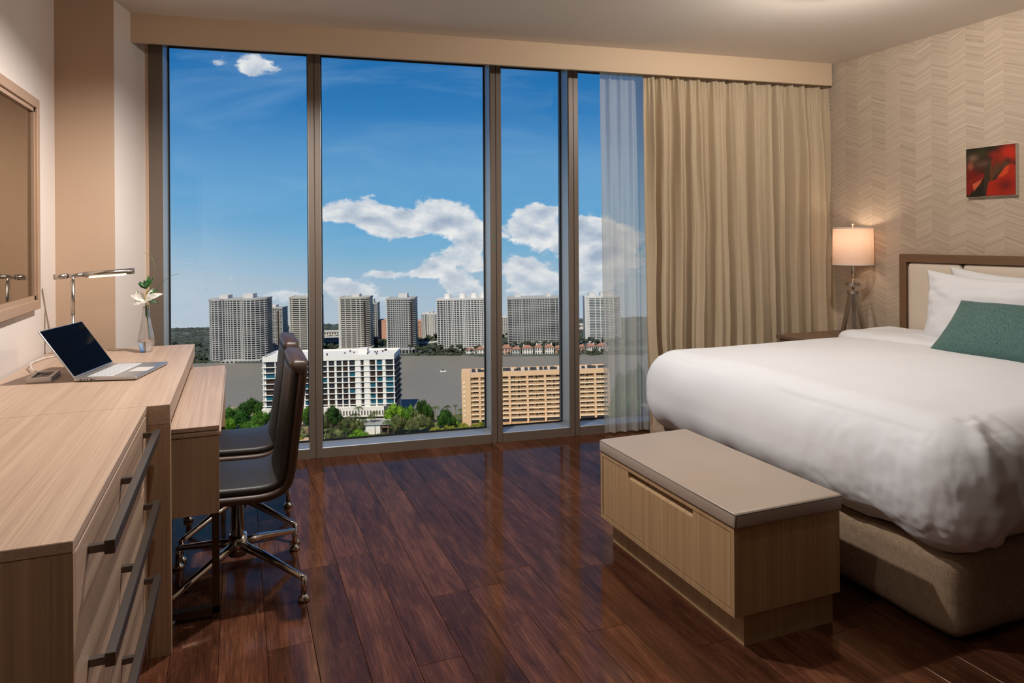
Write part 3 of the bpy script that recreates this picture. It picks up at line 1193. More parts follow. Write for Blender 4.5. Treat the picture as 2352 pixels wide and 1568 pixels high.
def rounded_box(bm, lo, hi, r, n=(20, 20, 10), warp=None, skip_bottom=False):
    """subdivided box whose edges are rounded by r; warp(p, normal) moves each vertex"""
    lo, hi = Vector(lo), Vector(hi)
    cache = {}

    def V(i, j, k):
        key = (i, j, k)
        if key in cache:
            return cache[key]
        p = Vector((lo.x + (hi.x - lo.x) * i / n[0], lo.y + (hi.y - lo.y) * j / n[1], lo.z + (hi.z - lo.z) * k / n[2]))
        q = Vector([min(max(p[a_], lo[a_] + r[a_]), hi[a_] - r[a_]) for a_ in range(3)])
        dv = p - q
        sc = Vector([dv[a_] / r[a_] if r[a_] > 1e-6 else 0 for a_ in range(3)])
        if sc.length > 1e-6:
            m = max(abs(sc.x), abs(sc.y), abs(sc.z))
            s2 = sc.normalized() * m
            p = q + Vector([s2[a_] * r[a_] for a_ in range(3)])
            nn = s2.normalized()
        else:
            nn = Vector((0, 0, 0))
            if i in (0, n[0]):
                nn.x = -1 if i == 0 else 1
            if j in (0, n[1]):
                nn.y = -1 if j == 0 else 1
            if k in (0, n[2]):
                nn.z = -1 if k == 0 else 1
        if warp:
            p = warp(p, nn)
        cache[key] = bm.verts.new(p)
        return cache[key]
    for k in ((0, n[2]) if not skip_bottom else (n[2],)):
        for i in range(n[0]):
            for j in range(n[1]):
                bm.faces.new((V(i, j, k), V(i + 1, j, k), V(i + 1, j + 1, k), V(i, j + 1, k)))
    for i in (0, n[0]):
        for j in range(n[1]):
            for k in range(n[2]):
                bm.faces.new((V(i, j, k), V(i, j + 1, k), V(i, j + 1, k + 1), V(i, j, k + 1)))
    for j in (0, n[1]):
        for i in range(n[0]):
            for k in range(n[2]):
                bm.faces.new((V(i, j, k), V(i + 1, j, k), V(i + 1, j, k + 1), V(i, j, k + 1)))


def fb(p, s, o=4):
    return noise.fractal(Vector(p) * s, 1.0, 2.0, o)


def skirt_warp(p, nn):
    w = fb((p.x, p.y, p.z * .4), 3.0, 3) * .006
    if p.z > .25 and p.y < 1.8:
        w += .010 * math.sin((p.x - 2.5) * 9) * (p.z - .25) / .06
    return p + nn * w


bm = BM()
rounded_box(bm, (2.338, 1.700, .018), (4.28, 3.70, .315), (.07, .07, .012), (60, 60, 10), skirt_warp)
part('skirt', bm, 'skirt_linen', bed, True)
for (lx, ly) in ((2.42, 1.80), (2.42, 3.60), (4.2, 1.8), (4.2, 3.6)):
    part('foot', bx(lx - .03, lx + .03, ly - .03, ly + .03, 0, .0175), 'rubber_black', bed)
bm = BM()
rounded_box(bm, (2.36, 1.715, .317), (4.28, 3.58, .70), (.06, .06, .06), (20, 20, 8))
part('mattress', bm, 'linen_white', bed, True)
hb_ = (1.76, 3.546, 0.10, 1.324)
fw_ = .052
bm = BM()
box(bm, 4.306, 4.3725, hb_[1] - fw_, hb_[1], hb_[2], hb_[3], bev=.002, seg=1)
part('headboard_side', bm, 'headboard_frame', bed)
part('headboard_side', bx(4.306, 4.3725, hb_[0], hb_[0] + fw_, hb_[2], hb_[3], bev=.002, seg=1), 'headboard_frame', bed)
part('headboard_top', bx(4.306, 4.3725, hb_[0] + fw_, hb_[1] - fw_, hb_[3] - .056, hb_[3], bev=.002, seg=1), 'headboard_frame', bed)
ny = [hb_[1] - fw_, 3.101, 2.653, 2.206, hb_[0] + fw_]
for a, b in zip(ny, ny[1:]):
    bm = BM()
    rounded_box(bm, (4.312, b + .001, hb_[2]), (4.37, a - .001, hb_[3] - .057), (.022, .03, .03), (4, 16, 30))
    part('headboard_panel', bm, 'headboard_vinyl', bed, True)

# duvet
DX0, DX1, DY0, DY1, DZ0, DZ1 = 2.215, 4.02, 1.585, 3.635, .325, .785


def duvet_warp(p, nn):
    q = p.copy()
    fx = max(0, min(1, (p.x - DX0) / .9))
    # crown of the top and soft undulation
    cy = (p.y - (DY0 + DY1) / 2) / ((DY1 - DY0) / 2)
    if nn.z > .2:
        q.z += (.022 * (1 - cy * cy) + .010 * fb((p.x, p.y, 0), 1.6, 2)) * nn.z
    side = max(abs(nn.x), abs(nn.y)) * (1 if nn.z < .8 else .2)
    h = (p.z - DZ0) / (DZ1 - DZ0)
    near = max(0, min(1, (2.75 - p.y) / 1.0))
    # quilted puckers: small ripples over the lower part of the foot and near sides
    rip = (fb((p.x * 3.2, p.y * 3.2, p.z * 1.6), 7.0, 3) * .008 + fb((p.x, p.y, p.z * .7), 20.0, 3) * .0075) * near
    q += nn * (rip * side * max(0.15, 1.0 - h * .75))
    q += nn * (.018 * fb((p.x, p.y, p.z), 2.2, 2) * side)
    # hem: lower and looser at the near foot corner, tucked up along the near side
    if h < .35:
        k = (1 - h / .35)
        corner = math.exp(-((p.y - 1.60) / .16) ** 2 - ((p.x - 2.26) / .20) ** 2)
        q.z += k * (.010 * math.sin(p.y * 23) + .012 * fb((p.x, p.y, 0), 6, 2) - .035 * corner)
        if p.y < 1.9 and p.x > 2.42:
            q.z += k * min(.10, (p.x - 2.42) * .32)
    # pleat at the near foot corner
    dcor = (p.x - DX0) - (p.y - DY0)
    if p.x < 2.62 and p.y < 2.05:
        m = math.exp(-((dcor - .10 - .10 * (1 - h)) / .035) ** 2)
        m2 = math.exp(-((dcor - .18 - .08 * (1 - h)) / .05) ** 2)
        q += nn * (.013 * m - .006 * m2) * (1 if nn.z < .95 else 0) * max(0, min(1, (2.62 - p.x) / .2))
        if p.y < 1.75:
            q += nn * .005 * math.sin(p.x * 70 + p.z * 14) * max(0, 1 - abs(p.x - 2.5) / .25)
    return q


bm = BM()
rounded_box(bm, (DX0, DY0, DZ0), (DX1, DY1, DZ1), (.19, .20, .20), (110, 150, 44), duvet_warp)
dv = tag(obj('duvet', bm, 'linen_white', None, True), 'plump white duvet spread over the whole bed', 'duvet')
# folded-back sheet between duvet and pillows
bm = BM()


def fold_warp(p, nn):
    return p + nn * (.010 * fb((p.x, p.y * 1.5, p.z), 3.0, 3)) + Vector((0, 0, .012 * math.sin(p.y * 2.1 + 1.0)))


rounded_box(bm, (3.74, 1.70, .66), (4.26, 3.60, .815), (.07, .10, .055), (30, 80, 10), fold_warp)
tag(obj('folded_sheet', bm, 'linen_white', None, True), 'white sheet folded back in front of the pillows', 'sheet')


def pillow_mesh(a, b, t, seed, crease=.004, ear=.06):
    """a lying pillow, half sizes a (x) and b (y), half thickness t"""
    bm_ = BM()
    nu, nv = 48, 40
    sides = []
    for sgn in (1, -1):
        def fn(u, v):
            x, y = u * 2 - 1, v * 2 - 1
            ox = a * x * (1 - ear * (1 - y * y) * abs(x))
            oy = b * y * (1 - ear * 1.3 * (1 - x * x) * abs(y))
            e = max(0, (1 - abs(x) ** 2.6)) ** .62 * max(0, (1 - abs(y) ** 2.6)) ** .62
            z = sgn * (t * e + .0035)
            w = fb((x * 1.5 + seed, y * 1.5, sgn), 2.2, 4) * crease * (2.2 if abs(x) > .6 else 1)
            return (ox, oy, z + w * min(1, e * 3))
        sides.append(grid(bm_, fn, nu, nv))
    A_, B_ = sides
    rim = [(i, 0) for i in range(nu)] + [(nu, j) for j in range(nv)] + [(i, nv) for i in range(nu, 0, -1)] + [(0, j) for j in range(nv, 0, -1)]
    for (i, j), (k, l) in zip(rim, rim[1:] + rim[:1]):
        bm_.faces.new((A_[i][j], A_[k][l], B_[k][l], B_[i][j]))
    return bm_


def place_pillow(name, label, bm_, m, centre, lean, yaw=0.0, tip=0.0):
    # local x -> room -y (along the headboard), local y -> up, local z -> towards the foot
    o = tag(obj(name, bm_, m, None, True), label, 'pillow' if 'pillow' in name else 'cushion')
    R = Matrix(((0, 0, -1), (-1, 0, 0), (0, 1, 0))).to_4x4()
    o.matrix_world = Matrix.Translation(centre) @ Matrix.Rotation(yaw, 4, 'Z') @ Matrix.Rotation(lean, 4, 'Y') @ R @ Matrix.Rotation(tip, 4, 'Z')
    return o


place_pillow('bed_pillow', 'white pillow at the back, leaning on the headboard', pillow_mesh(.46, .27, .075, 3.0, .006, .12), 'linen_white', (4.205, 2.66, .975), .10, 0, -.02)
place_pillow('bed_pillow', 'white pillow in front of the other white one, behind the teal cushion', pillow_mesh(.47, .27, .085, 9.0, .011, .12), 'linen_white', (4.06, 2.72, .965), .20, 0, -.01)
place_pillow('lumbar_cushion', 'long teal woven lumbar cushion leaning on the white pillows', pillow_mesh(.47, .190, .070, 5.0, .003, .03), 'teal_fabric', (3.80, 2.356, .935), .78)

# ------------------------------------------------------------------ nightstand and bedside lamp
ns = thing('nightstand', 'brown nightstand between the bed and the drapes', 'nightstand', (4.04, 3.92, 0))
part('body', bx(3.75, 4.35, 3.735, 4.10, .02, .697, bev=.002, seg=1), 'night_wood', ns)
part('top', bx(3.728, 4.365, 3.725, 4.115, .6975, .722, bev=.002, seg=1), 'night_wood', ns)
part('drawer', bx(3.742, 3.7495, 3.745, 4.09, .42, .68), 'night_wood', ns)
part('plinth', bx(3.77, 4.34, 3.75, 4.09, 0, .02), 'rubber_black', ns)
LBX, LBY, LBZ = 4.205, 3.845, .722
bl = thing('bedside_lamp', 'tripod table lamp with white drum shade on the nightstand', 'lamp', (LBX, LBY, LBZ))
sh0, sh1, sr0, sr1 = 1.238 - LBZ, 1.514 - LBZ, .139, .135
bm = BM()
lathe(bm, [(sr0, sh0), (sr1, sh1)], 56, cap=False)
lathe(bm, [(sr1 - .003, sh1), (sr0 - .003, sh0)], 56, cap=False)
obj('shade', bm, 'lamp_shade_cloth', bl, True)
for z_, r_ in ((sh0, sr0), (sh1, sr1)):
    bm = BM()
    tube(bm, [(r_ * math.cos(2 * PI * k / 56), r_ * math.sin(2 * PI * k / 56), z_ + (.004 if z_ == sh0 else -.004)) for k in range(57)], .0042, 6)
    obj('shade_trim', bm, 'canvas_edge', bl, True)
bm = BM()
lathe(bm, [(0, sh1 + .028), (.013, sh1 + .028), (.013, sh1 + .024), (.005, sh1 + .020), (.004, sh1 - .02)], 16, cap=False)
for k in range(3):
    a = k * 2 * PI / 3
    tube(bm, [(0, 0, sh1 - .02), (sr1 * math.cos(a), sr1 * math.sin(a), sh1 - .006)], .0018, 6)
obj('finial', bm, 'nickel', bl, True)
bm = BM()
tube(bm, [(0, 0, 1.145 - LBZ), (0, 0, sh0 + .07)], .0125, 18)
tube(bm, [(0, 0, 1.06 - LBZ), (0, 0, 1.15 - LBZ)], .009, 16)
obj('rod', bm, 'nickel', bl, True)
for z_, r_ in ((1.088 - LBZ, .055), (1.030 - LBZ, .045)):
    bm = BM()
    lathe(bm, [(0, 0), (r_, 0), (r_, .019), (0, .019)], 28, (0, 0, z_), cap=False)
    obj('collar', bm, 'nickel', bl)
for k, ang in enumerate((200, 290, 60)):
    a = math.radians(ang) - YAW
    top = Vector((.026 * math.cos(a), .026 * math.sin(a), 1.032 - LBZ))
    bot = Vector((.104 * math.cos(a), .104 * math.sin(a), .0))
    bm = BM()
    beam(bm, top, bot + Vector((0, 0, .012)), .026, .020)
    lg = obj('leg', bm, 'nickel', bl)
    bm = BM()
    box(bm, bot.x - .016, bot.x + .016, bot.y - .012, bot.y + .012, 0, .012)
    obj('foot', bm, 'handle_metal', lg)
bm = BM()
lathe(bm, [(0, 0), (.018, .006), (.026, .026), (.020, .048), (.012, .060), (.012, .078), (0, .078)], 20, (0, 0, sh0 + .09), cap=False)
obj('bulb', bm, 'bulb_warm', bl, True)
ld = bpy.data.lights.new('lamp_light', 'POINT')
ld.energy = 1.9
ld.color = (1.0, 0.82, 0.66)
ld.shadow_soft_size = .03
lo = bpy.data.objects.new('lamp_light', ld)
C.objects.link(lo)
lo.parent = bl
lo.location = (0, 0, sh0 + .20)

# ------------------------------------------------------------------ picture
pc = thing('flower_picture', 'square unframed red flower photograph on the chevron wall', 'picture', (4.345, 2.93, 1.695))
part('canvas', bx(4.3465, 4.3725, 2.781, 3.087, 1.693, 2.003), 'canvas_edge', pc)


def pic_col(u, v):
    """print on the panel: blurred dark bed of leaves with red blooms; u right, v up"""
    g = lambda cu_, cv, ru, rv: math.exp(-((u - cu_) / ru) ** 2 - ((v - cv) / rv) ** 2)
    c = Vector((.016, .012, .006))

    def lay(col, a):
        nonlocal c
        c = c.lerp(Vector(col), max(0, min(1, a)))
    lay((.035, .030, .008), g(.34, .88, .14, .10))
    lay((.17, .10, .065), g(.15, .80, .10, .07))
    lay((.10, .05, .03), g(.36, .66, .22, .08))
    lay((.36, .09, .04), g(.09, .62, .06, .10) * .9)
    lay((.16, .008, .004), g(.10, .45, .26, .12))
    lay((.30, .012, .006), g(.58, .83, .10, .06) * .7)
    lay((.48, .022, .006), 1.3 * g(.88, .82, .17, .16))
    lay((.30, .015, .006), g(.72, .72, .12, .10) * .8)
    lay((.05, .012, .006), g(.85, .68, .07, .06))
    lay((.07, .05, .02), g(.80, .58, .07, .12) * .8)
    lay((.12, .05, .02), g(.62, .52, .10, .14) * .8)

    def poly_in(pts, col, soft=.012, vein=0.0):
        n = len(pts)
        dmin, inside = 9, False
        for i in range(n):
            (x1_, y1_), (x2_, y2_) = pts[i], pts[(i + 1) % n]
            if (y1_ > v) != (y2_ > v) and u < (x2_ - x1_) * (v - y1_) / (y2_ - y1_) + x1_:
                inside = not inside
            L2 = (x2_ - x1_) ** 2 + (y2_ - y1_) ** 2
            tt = max(0, min(1, ((u - x1_) * (x2_ - x1_) + (v - y1_) * (y2_ - y1_)) / max(L2, 1e-9)))
            dmin = min(dmin, math.hypot(u - x1_ - tt * (x2_ - x1_), v - y1_ - tt * (y2_ - y1_)))
        if inside:
            k = 1 + vein * math.sin(u * 90 + v * 60)
            lay([x * k for x in col], min(1, dmin / soft))
    poly_in([(0, .30), (.02, .36), (.38, .48), (.40, .40), (.14, .12), (.05, .02), (0, .05)], (.20, .012, .006), .01, .1)
    poly_in([(.12, .26), (.36, .38), (.30, .26), (.16, .10)], (.52, .10, .04), .02, .15)
    poly_in([(.35, .05), (.38, .50), (.50, .72), (.50, .45), (.44, .10)], (.035, .026, .012), .01)
    poly_in([(.48, .30), (.50, .70), (.56, .56), (.60, .44), (.55, .30)], (.11, .035, .012), .012)
    poly_in([(.52, .68), (.56, .80), (.64, .78), (.60, .60), (.57, .54)], (.20, .014, .008), .008)
    poly_in([(.40, 0), (.46, .30), (.58, .32), (.62, .34), (.80, .58), (.92, .62), (1.0, .58), (1.0, 0)], (.36, .018, .005), .012, .06)
    poly_in([(.63, .36), (.80, .57), (.90, .61), (.86, .44), (.76, .36)], (.56, .055, .012), .02, .12)
    lay((.07, .004, .006), .75 * g(.80, .20, .15, .12))
    return (c.x, c.y, c.z, 1)


NP = 96
bm = BM()
vv = grid(bm, lambda u, v: (4.3455, 3.0865 - u * .305, 1.694 + v * .308), NP, NP)
me = bpy.data.meshes.new('print')
bm.verts.index_update()
cols = {}
for i in range(NP + 1):
    for j in range(NP + 1):
        cols[vv[i][j].index] = pic_col(i / NP, j / NP)
bm.to_mesh(me)
bm.free()
at = me.color_attributes.new('print', 'FLOAT_COLOR', 'POINT')
for k, c_ in cols.items():
    at.data[k].color = c_
me.materials.append(MATS['print'])
pp = part('print', me, None, pc)

# ------------------------------------------------------------------ curtains
def fold_sum(s, k):
    return (math.sin(s * 88 + 2.6 * math.sin(s * 7 + k)) * .55 + math.sin(s * 47 + 2.6 * math.sin(s * 5.3 + k)) * .75 + math.sin(s * 190 + 2 * math.sin(s * 11)) * .12)


def drape_fn(u, v):
    s = 2.300 + u * (3.905 - 2.300)
    z = .015 + v * (2.668 - .015)
    top = v ** 6
    amp = .050 * (1 - .50 * top) * min(1, u * 14 + .25) * (1 - .2 * (1 - v))
    s2 = s + .020 * math.sin(v * 5 + s * 5) * (1 - v) + .012 * fb((s * 2, 0, z * 1.2), 1.5, 2)
    n_ = 4.674 + amp * fold_sum(s2, .4) + .010 * math.sin(s2 * 330) * max(0, (v - .90) / .10)
    n_ += .010 * fb((s * 6, 1.0, z * .9), 1.0, 3)
    n_ -= .10 * max(0, (u - .80) / .20) * (1 - v) ** 1.2
    shift = .035 * (1 - v) * (1 - u) * 1.0 + .045 * (1 - v) * u
    return (s + shift, n_, z)


bm = BM()
grid(bm, drape_fn, 420, 44)
fac(tag(obj('drape', bm, 'drape_cloth', None, True), 'heavy tan pleated drape drawn to the right of the window', 'curtain'))


def sheer_fn(u, v):
    s = 1.990 + u * (2.62 - 1.990)
    z = .012 + v * (2.668 - .012)
    n_ = 4.764 + .018 * (math.sin(s * 63 + 1.2 * math.sin(s * 9)) * .7 + math.sin(s * 139) * .35) + .006 * fb((s * 8, 2, z), 1.0, 3)
    return (s + .022 * (1 - v), n_, z)


bm = BM()
grid(bm, sheer_fn, 160, 30)
fac(tag(obj('sheer_curtain', bm, 'sheer_cloth', None, True), 'translucent white sheer curtain beside the tan drape', 'curtain'))
bm = BM()
tube(bm, [(-1.0, 4.70, 2.70), (3.86, 4.70, 2.70)], .012, 10)
fac(tag(obj('curtain_track', bm, 'nickel'), 'slim curtain track hidden behind the valance', 'curtain track'))

# ================================================================== the city outside
G = 150.0           # eye height above the water
TAU = 0.018         # the bay view lies slightly askew
RE = RT * math.cos(TAU) + UP * math.sin(TAU)
UE = UP * math.cos(TAU) - RT * math.sin(TAU)
O_E = Vector((0, 0, EYE)) - UE * G
ME = Matrix(((RE.x, FW.x, UE.x, O_E.x), (RE.y, FW.y, UE.y, O_E.y), (RE.z, FW.z, UE.z, O_E.z), (0, 0, 0, 1)))


def sight(px, py):
    """bearing (right, down) of a sighted point, as tangents"""
    a, b = (px - 1176) / 1600, (py - 547) / 1600
    return a - .024 * b, b + .024 * a


def ground(px, py):
    x, y = sight(px, py)
    dd = G / y
    return x * dd, dd


def ext(o, x, dd, rz=0.0, z=0.0):
    o.matrix_world = ME @ Matrix.Translation((x, dd, z)) @ Matrix.Rotation(rz, 4, 'Z')
    return o


def ething(name, label, cat, x, dd, rz=0.0, group=None):
    return ext(thing(name, label, cat, group=group), x, dd, rz)


for nm, c_, r_ in (('conc_white', (208, 206, 202), .8), ('conc_grey', (176, 175, 172), .8), ('conc_warm', (188, 182, 172), .8), ('conc_pink', (206, 160, 138), .8),
                   ('win_dark', (50, 54, 60), .25), ('win_grey', (84, 88, 92), .3), ('win_brown', (60, 48, 42), .3), ('win_teal', (36, 92, 110), .25), ('win_tint', (92, 108, 112), .3),
                   ('white_render', (236, 232, 226), .8), ('beige_render', (224, 186, 148), .8), ('beige_light', (240, 216, 184), .8), ('beige_wall', (204, 166, 120), .8),
                   ('rail_glass', (196, 162, 120), .5), ('roof_red', (156, 114, 98), .8), ('roof_grey', (206, 200, 192), .8), ('villa_white', (226, 218, 208), .8),
                   ('unit_dark', (66, 68, 72), .6), ('hull', (232, 230, 226), .5), ('trunk', (128, 112, 92), .9), ('thatch', (112, 92, 74), .95), ('sand', (206, 178, 148), .9)):
    simple(nm, c_, r_, var=.05, vs_=.4, spec=.2)


def leafmat(name, c0, c1):
    def b(t):
        n = t.noise(ocoord(t), .55, 3)
        oi = t.new('ShaderNodeObjectInfo')
        f = t.math('ADD', n, t.math('MULTIPLY', t.math('SUBTRACT', oi.outputs['Random'], .5), .25))
        col = t.ramp(f, [(.3, srgb(*c0)), (.7, srgb(*c1))])
        p = pbsdf(t, col, .7, 0, .2)
        tr = t.new('ShaderNodeBsdfTranslucent')
        t.put(tr.inputs[0], col)
        m = t.new('ShaderNodeMixShader')
        m.inputs[0].default_value = .25
        t.l.new(p, m.inputs[1])
        t.l.new(tr.outputs[0], m.inputs[2])
        return m.outputs[0]
    mat(name, b)


leafmat('lf_dark', (26, 52, 20), (58, 96, 34))
leafmat('lf_mid', (44, 84, 26), (96, 138, 44))
leafmat('lf_bright', (70, 118, 24), (136, 172, 50))
leafmat('lf_olive', (74, 84, 50), (124, 128, 78))
leafmat('lf_yellow', (112, 122, 34), (178, 176, 66))
leafmat('lf_palm', (44, 70, 34), (104, 124, 62))
leafmat('lf_haze', (66, 78, 74), (96, 104, 96))  # greyed leaves, distance haze put into the colour
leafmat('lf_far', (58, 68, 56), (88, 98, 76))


def ground_b(t):
    v = ocoord(t)
    n = t.noise(v, .02, 4, .6)
    n2 = t.noise(v, .15, 4, .6)
    col = t.ramp(n, [(.35, srgb(70, 86, 44)), (.5, srgb(104, 112, 60)), (.62, srgb(186, 168, 138))])
    col = t.mix(t.math('MULTIPLY', n2, .5), col, srgb(84, 92, 52))
    return pbsdf(t, col, .95)


mat('park_ground', ground_b)


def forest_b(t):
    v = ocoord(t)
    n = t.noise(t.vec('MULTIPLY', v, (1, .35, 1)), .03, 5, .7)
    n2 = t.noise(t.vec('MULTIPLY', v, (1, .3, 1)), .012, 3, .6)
    col = t.ramp(n, [(.3, srgb(60, 70, 66)), (.55, srgb(82, 90, 84)), (.75, srgb(124, 124, 118))])  # haze of the far plain mixed into its greens
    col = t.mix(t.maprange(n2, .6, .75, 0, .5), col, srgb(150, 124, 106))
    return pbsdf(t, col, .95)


mat('far_forest_haze', forest_b)


def water_b(t):
    v = ocoord(t)
    n = t.noise(t.vec('MULTIPLY', v, (.25, .9, 1)), .35, 4, .6)
    big = t.noise(v, .006, 3)
    col = t.mix(big, srgb(124, 121, 113), srgb(140, 136, 127))
    return pbsdf(t, col, .5, 0, .2, n, .35, .8)


mat('bay_water', water_b)

# water, banks and plains
o = ext(obj('bay_water', bx(-900, 900, 380, 1050, -2, 0), 'bay_water'), 0, 0)
struct(o, 'grey bay water between the near park and the far towers')
bm = BM()
near = [(-420, 330), (420, 330), (420, ground(1480, 955)[1])]
for px, py in ((1480, 955), (1440, 958), (1400, 950), (1300, 946), (1150, 950), (1060, 952), (1000, 962), (940, 945), (905, 925), (830, 915), (700, 920), (600, 925), (520, 940), (380, 950)):
    near.append(ground(px, py))
near.append((-420, near[-1][1]))
prism(bm, near, -3, 1.2)
struct(ext(obj('park_ground', bm, 'park_ground'), 0, 0), 'green park ground in front of the bay')
bm = BM()
far = []
for px, py in ((300, 815), (440, 828), (470, 833), (610, 834), (640, 832), (700, 826), (760, 822), (950, 817), (1000, 815), (1050, 813), (1080, 817), (1113, 819), (1180, 818), (1290, 817), (1340, 813), (1400, 812), (1500, 812)):
    far.append(ground(px, py))
far = [(far[0][0] - 120, far[0][1])] + far + [(far[-1][0] + 200, far[-1][1])]
DH = G / .1185
far += [(far[-1][0] + 100, DH), (far[0][0] - 300, DH)]
prism(bm, far, -3, 1.5)
struct(ext(obj('far_plain', bm, 'far_forest_haze'), 0, 0), 'hazy wooded plain beyond the bay')

# ---------------- trees
ICO = None


def ico(bm, centre, rad, sc=(1, 1, 1)):
    """small faceted ball added to a mesh"""
    global ICO
    if ICO is None:
        b_ = BM()
        bmesh.ops.create_icosphere(b_, subdivisions=1, radius=1.0)
        b_.verts.index_update()
        ICO = ([v.co.copy() for v in b_.verts], [[v.index for v in f.verts] for f in b_.faces])
        b_.free()
    vs__ = [bm.verts.new((centre[0] + v.x * rad * sc[0], centre[1] + v.y * rad * sc[1], centre[2] + v.z * rad * sc[2])) for v in ICO[0]]
    for f in ICO[1]:
        bm.faces.new([vs__[i] for i in f])


def leaf_cards(bm, centre, rad, n, size, rnd, flat=.8):
    for _ in range(n):
        dv = Vector((rnd.gauss(0, 1), rnd.gauss(0, 1), rnd.gauss(0, 1))).normalized()
        r = rnd.uniform(.62, 1.03)
        p = Vector(centre) + Vector((dv.x * rad * r, dv.y * rad * r, dv.z * rad * r * flat))
        nn = (dv + Vector((rnd.uniform(-.7, .7), rnd.uniform(-.7, .7), rnd.uniform(-.3, .9)))).normalized()
        a = nn.orthogonal().normalized()
        a.rotate(Matrix.Rotation(rnd.uniform(0, 6.28), 3, nn))
        b_ = nn.cross(a)
        s = size * rnd.uniform(.6, 1.3)
        q = [bm.verts.new(p + a * s * i + b_ * s * j * .7) for i, j in ((-1, 0), (0, -1), (1, 0), (0, 1))]
        bm.faces.new(q)


def crown_mesh(seed, lobes, n, size):
    """unit crown: sits on z=0..1, radius about 1"""
    rnd = random.Random(seed)
    bm = BM()
    for _ in range(lobes):
        a, r = rnd.uniform(0, 6.28), rnd.uniform(.15, .62)
        c_ = (r * math.cos(a), r * math.sin(a), rnd.uniform(.28, .72))
        rad = rnd.uniform(.30, .46)
        leaf_cards(bm, c_, rad, n, size, rnd)
        ico(bm, c_, rad * .72)
    me = bpy.data.meshes.new('crown')
    bm.to_mesh(me)
    bm.free()
    return me


crowns = [crown_mesh(s, 10, 190, .042) for s in (1, 2, 3, 4)]
bushes = [crown_mesh(s, 8, 150, .048) for s in (11, 12, 13)]


def trunk_mesh():
    bm = BM()
    tube(bm, [(0, 0, 0), (.03, 0, .5), (0, .02, 1)], [.06, .045, .03], 7)
    me = bpy.data.meshes.new('trunk')
    bm.to_mesh(me)
    bm.free()
    me.materials.append(MATS['trunk'])
    return me


TRUNK = trunk_mesh()
mesh_mat_cache = {}


def with_mat(me, m):
    k = (me.name, m)
    if k not in mesh_mat_cache:
        c_ = me.copy()
        c_.materials.clear()
        c_.materials.append(MATS[m])
        mesh_mat_cache[k] = c_
    return mesh_mat_cache[k]


ti = 0


def leafy(px, ytop, ybase, wpx, m, label, group='park trees outside the window', name='leafy_tree'):
    global ti
    ti += 1
    x, dd = ground(px, ybase)
    k = dd / 1600
    H = (ybase - ytop) * k
    R = wpx * k / 2
    t = ething(name, label, 'tree', x, dd, ti * 1.3, group)
    tr = obj('trunk', TRUNK, None, t)
    tr.scale = (H * .35, H * .35, H * .45)
    c_ = obj('crown', with_mat(crowns[ti % 4], m), None, t)
    c_.location = (0, 0, H * .16)
    c_.scale = (R, R, H * .86)
    return t


def bush(px, ytop, ybase, wpx, m, label, group='park shrubs outside the window'):
    global ti
    ti += 1
    x, dd = ground(px, ybase)
    k = dd / 1600
    t = tag(obj('shrub', with_mat(bushes[ti % 3], m)), label, 'shrub', group)
    ext(t, x, dd, ti * .9)
    t.scale = (wpx * k / 2, wpx * k / 2, (ybase - ytop) * k)
    return t


def palm_crown(seed, n=17):
    rnd = random.Random(seed)
    bm = BM()
    for i in range(n):
        az_ = i * 2.399 + rnd.uniform(-.2, .2)
        lift = rnd.uniform(-.1, 1.0)
        d_ = Vector((math.cos(az_), math.sin(az_), 0))
        sd_ = Vector((-math.sin(az_), math.cos(az_), 0))
        P = []
        for k in range(7):
            s = k / 6
            P.append(d_ * (s * (1 - .18 * s)) + Vector((0, 0, lift * s * .75 - (.55 + .5 * lift) * s * s)))
        for k in range(6):
            a, b_ = P[k], P[k + 1]
            for sg in (1, -1):
                for h in (0, .5):
                    q = a.lerp(b_, h)
                    q2 = a.lerp(b_, h + .32)
                    w = .22 * math.sin(PI * min(1, (k + h) / 6 * .85 + .15))
                    tip = q2 + sd_ * sg * w + Vector((0, 0, -w * .55)) + d_ * .06
                    bm.faces.new([bm.verts.new(q), bm.verts.new(q2), bm.verts.new(tip)])
    me = bpy.data.meshes.new('fronds')
    bm.to_mesh(me)
    bm.free()
    return me


pcs = [palm_crown(s) for s in (21, 22, 23)]


def palm(px, ycrown, ybase, rpx, label, m='lf_palm', lean=0.0, group='palm trees outside the window'):
    global ti
    ti += 1
    x, dd = ground(px, ybase)
    k = dd / 1600
    H = (ybase - ycrown) * k
    t = ething('palm_tree', label, 'palm', x, dd, 0, group)
    bm = BM()
    tube(bm, [(0, 0, 0), (lean * H * .4, 0, H * .5), (lean * H, 0, H)], [.42, .30, .24], 7)
    obj('trunk', bm, 'trunk', t, True)
    c_ = obj('fronds', with_mat(pcs[ti % 3], m), None, t)
    c_.location = (lean * H, 0, H)
    c_.scale = (rpx * k, rpx * k, rpx * k)
    c_.rotation_euler = (0, 0, ti * 1.1)
    return t


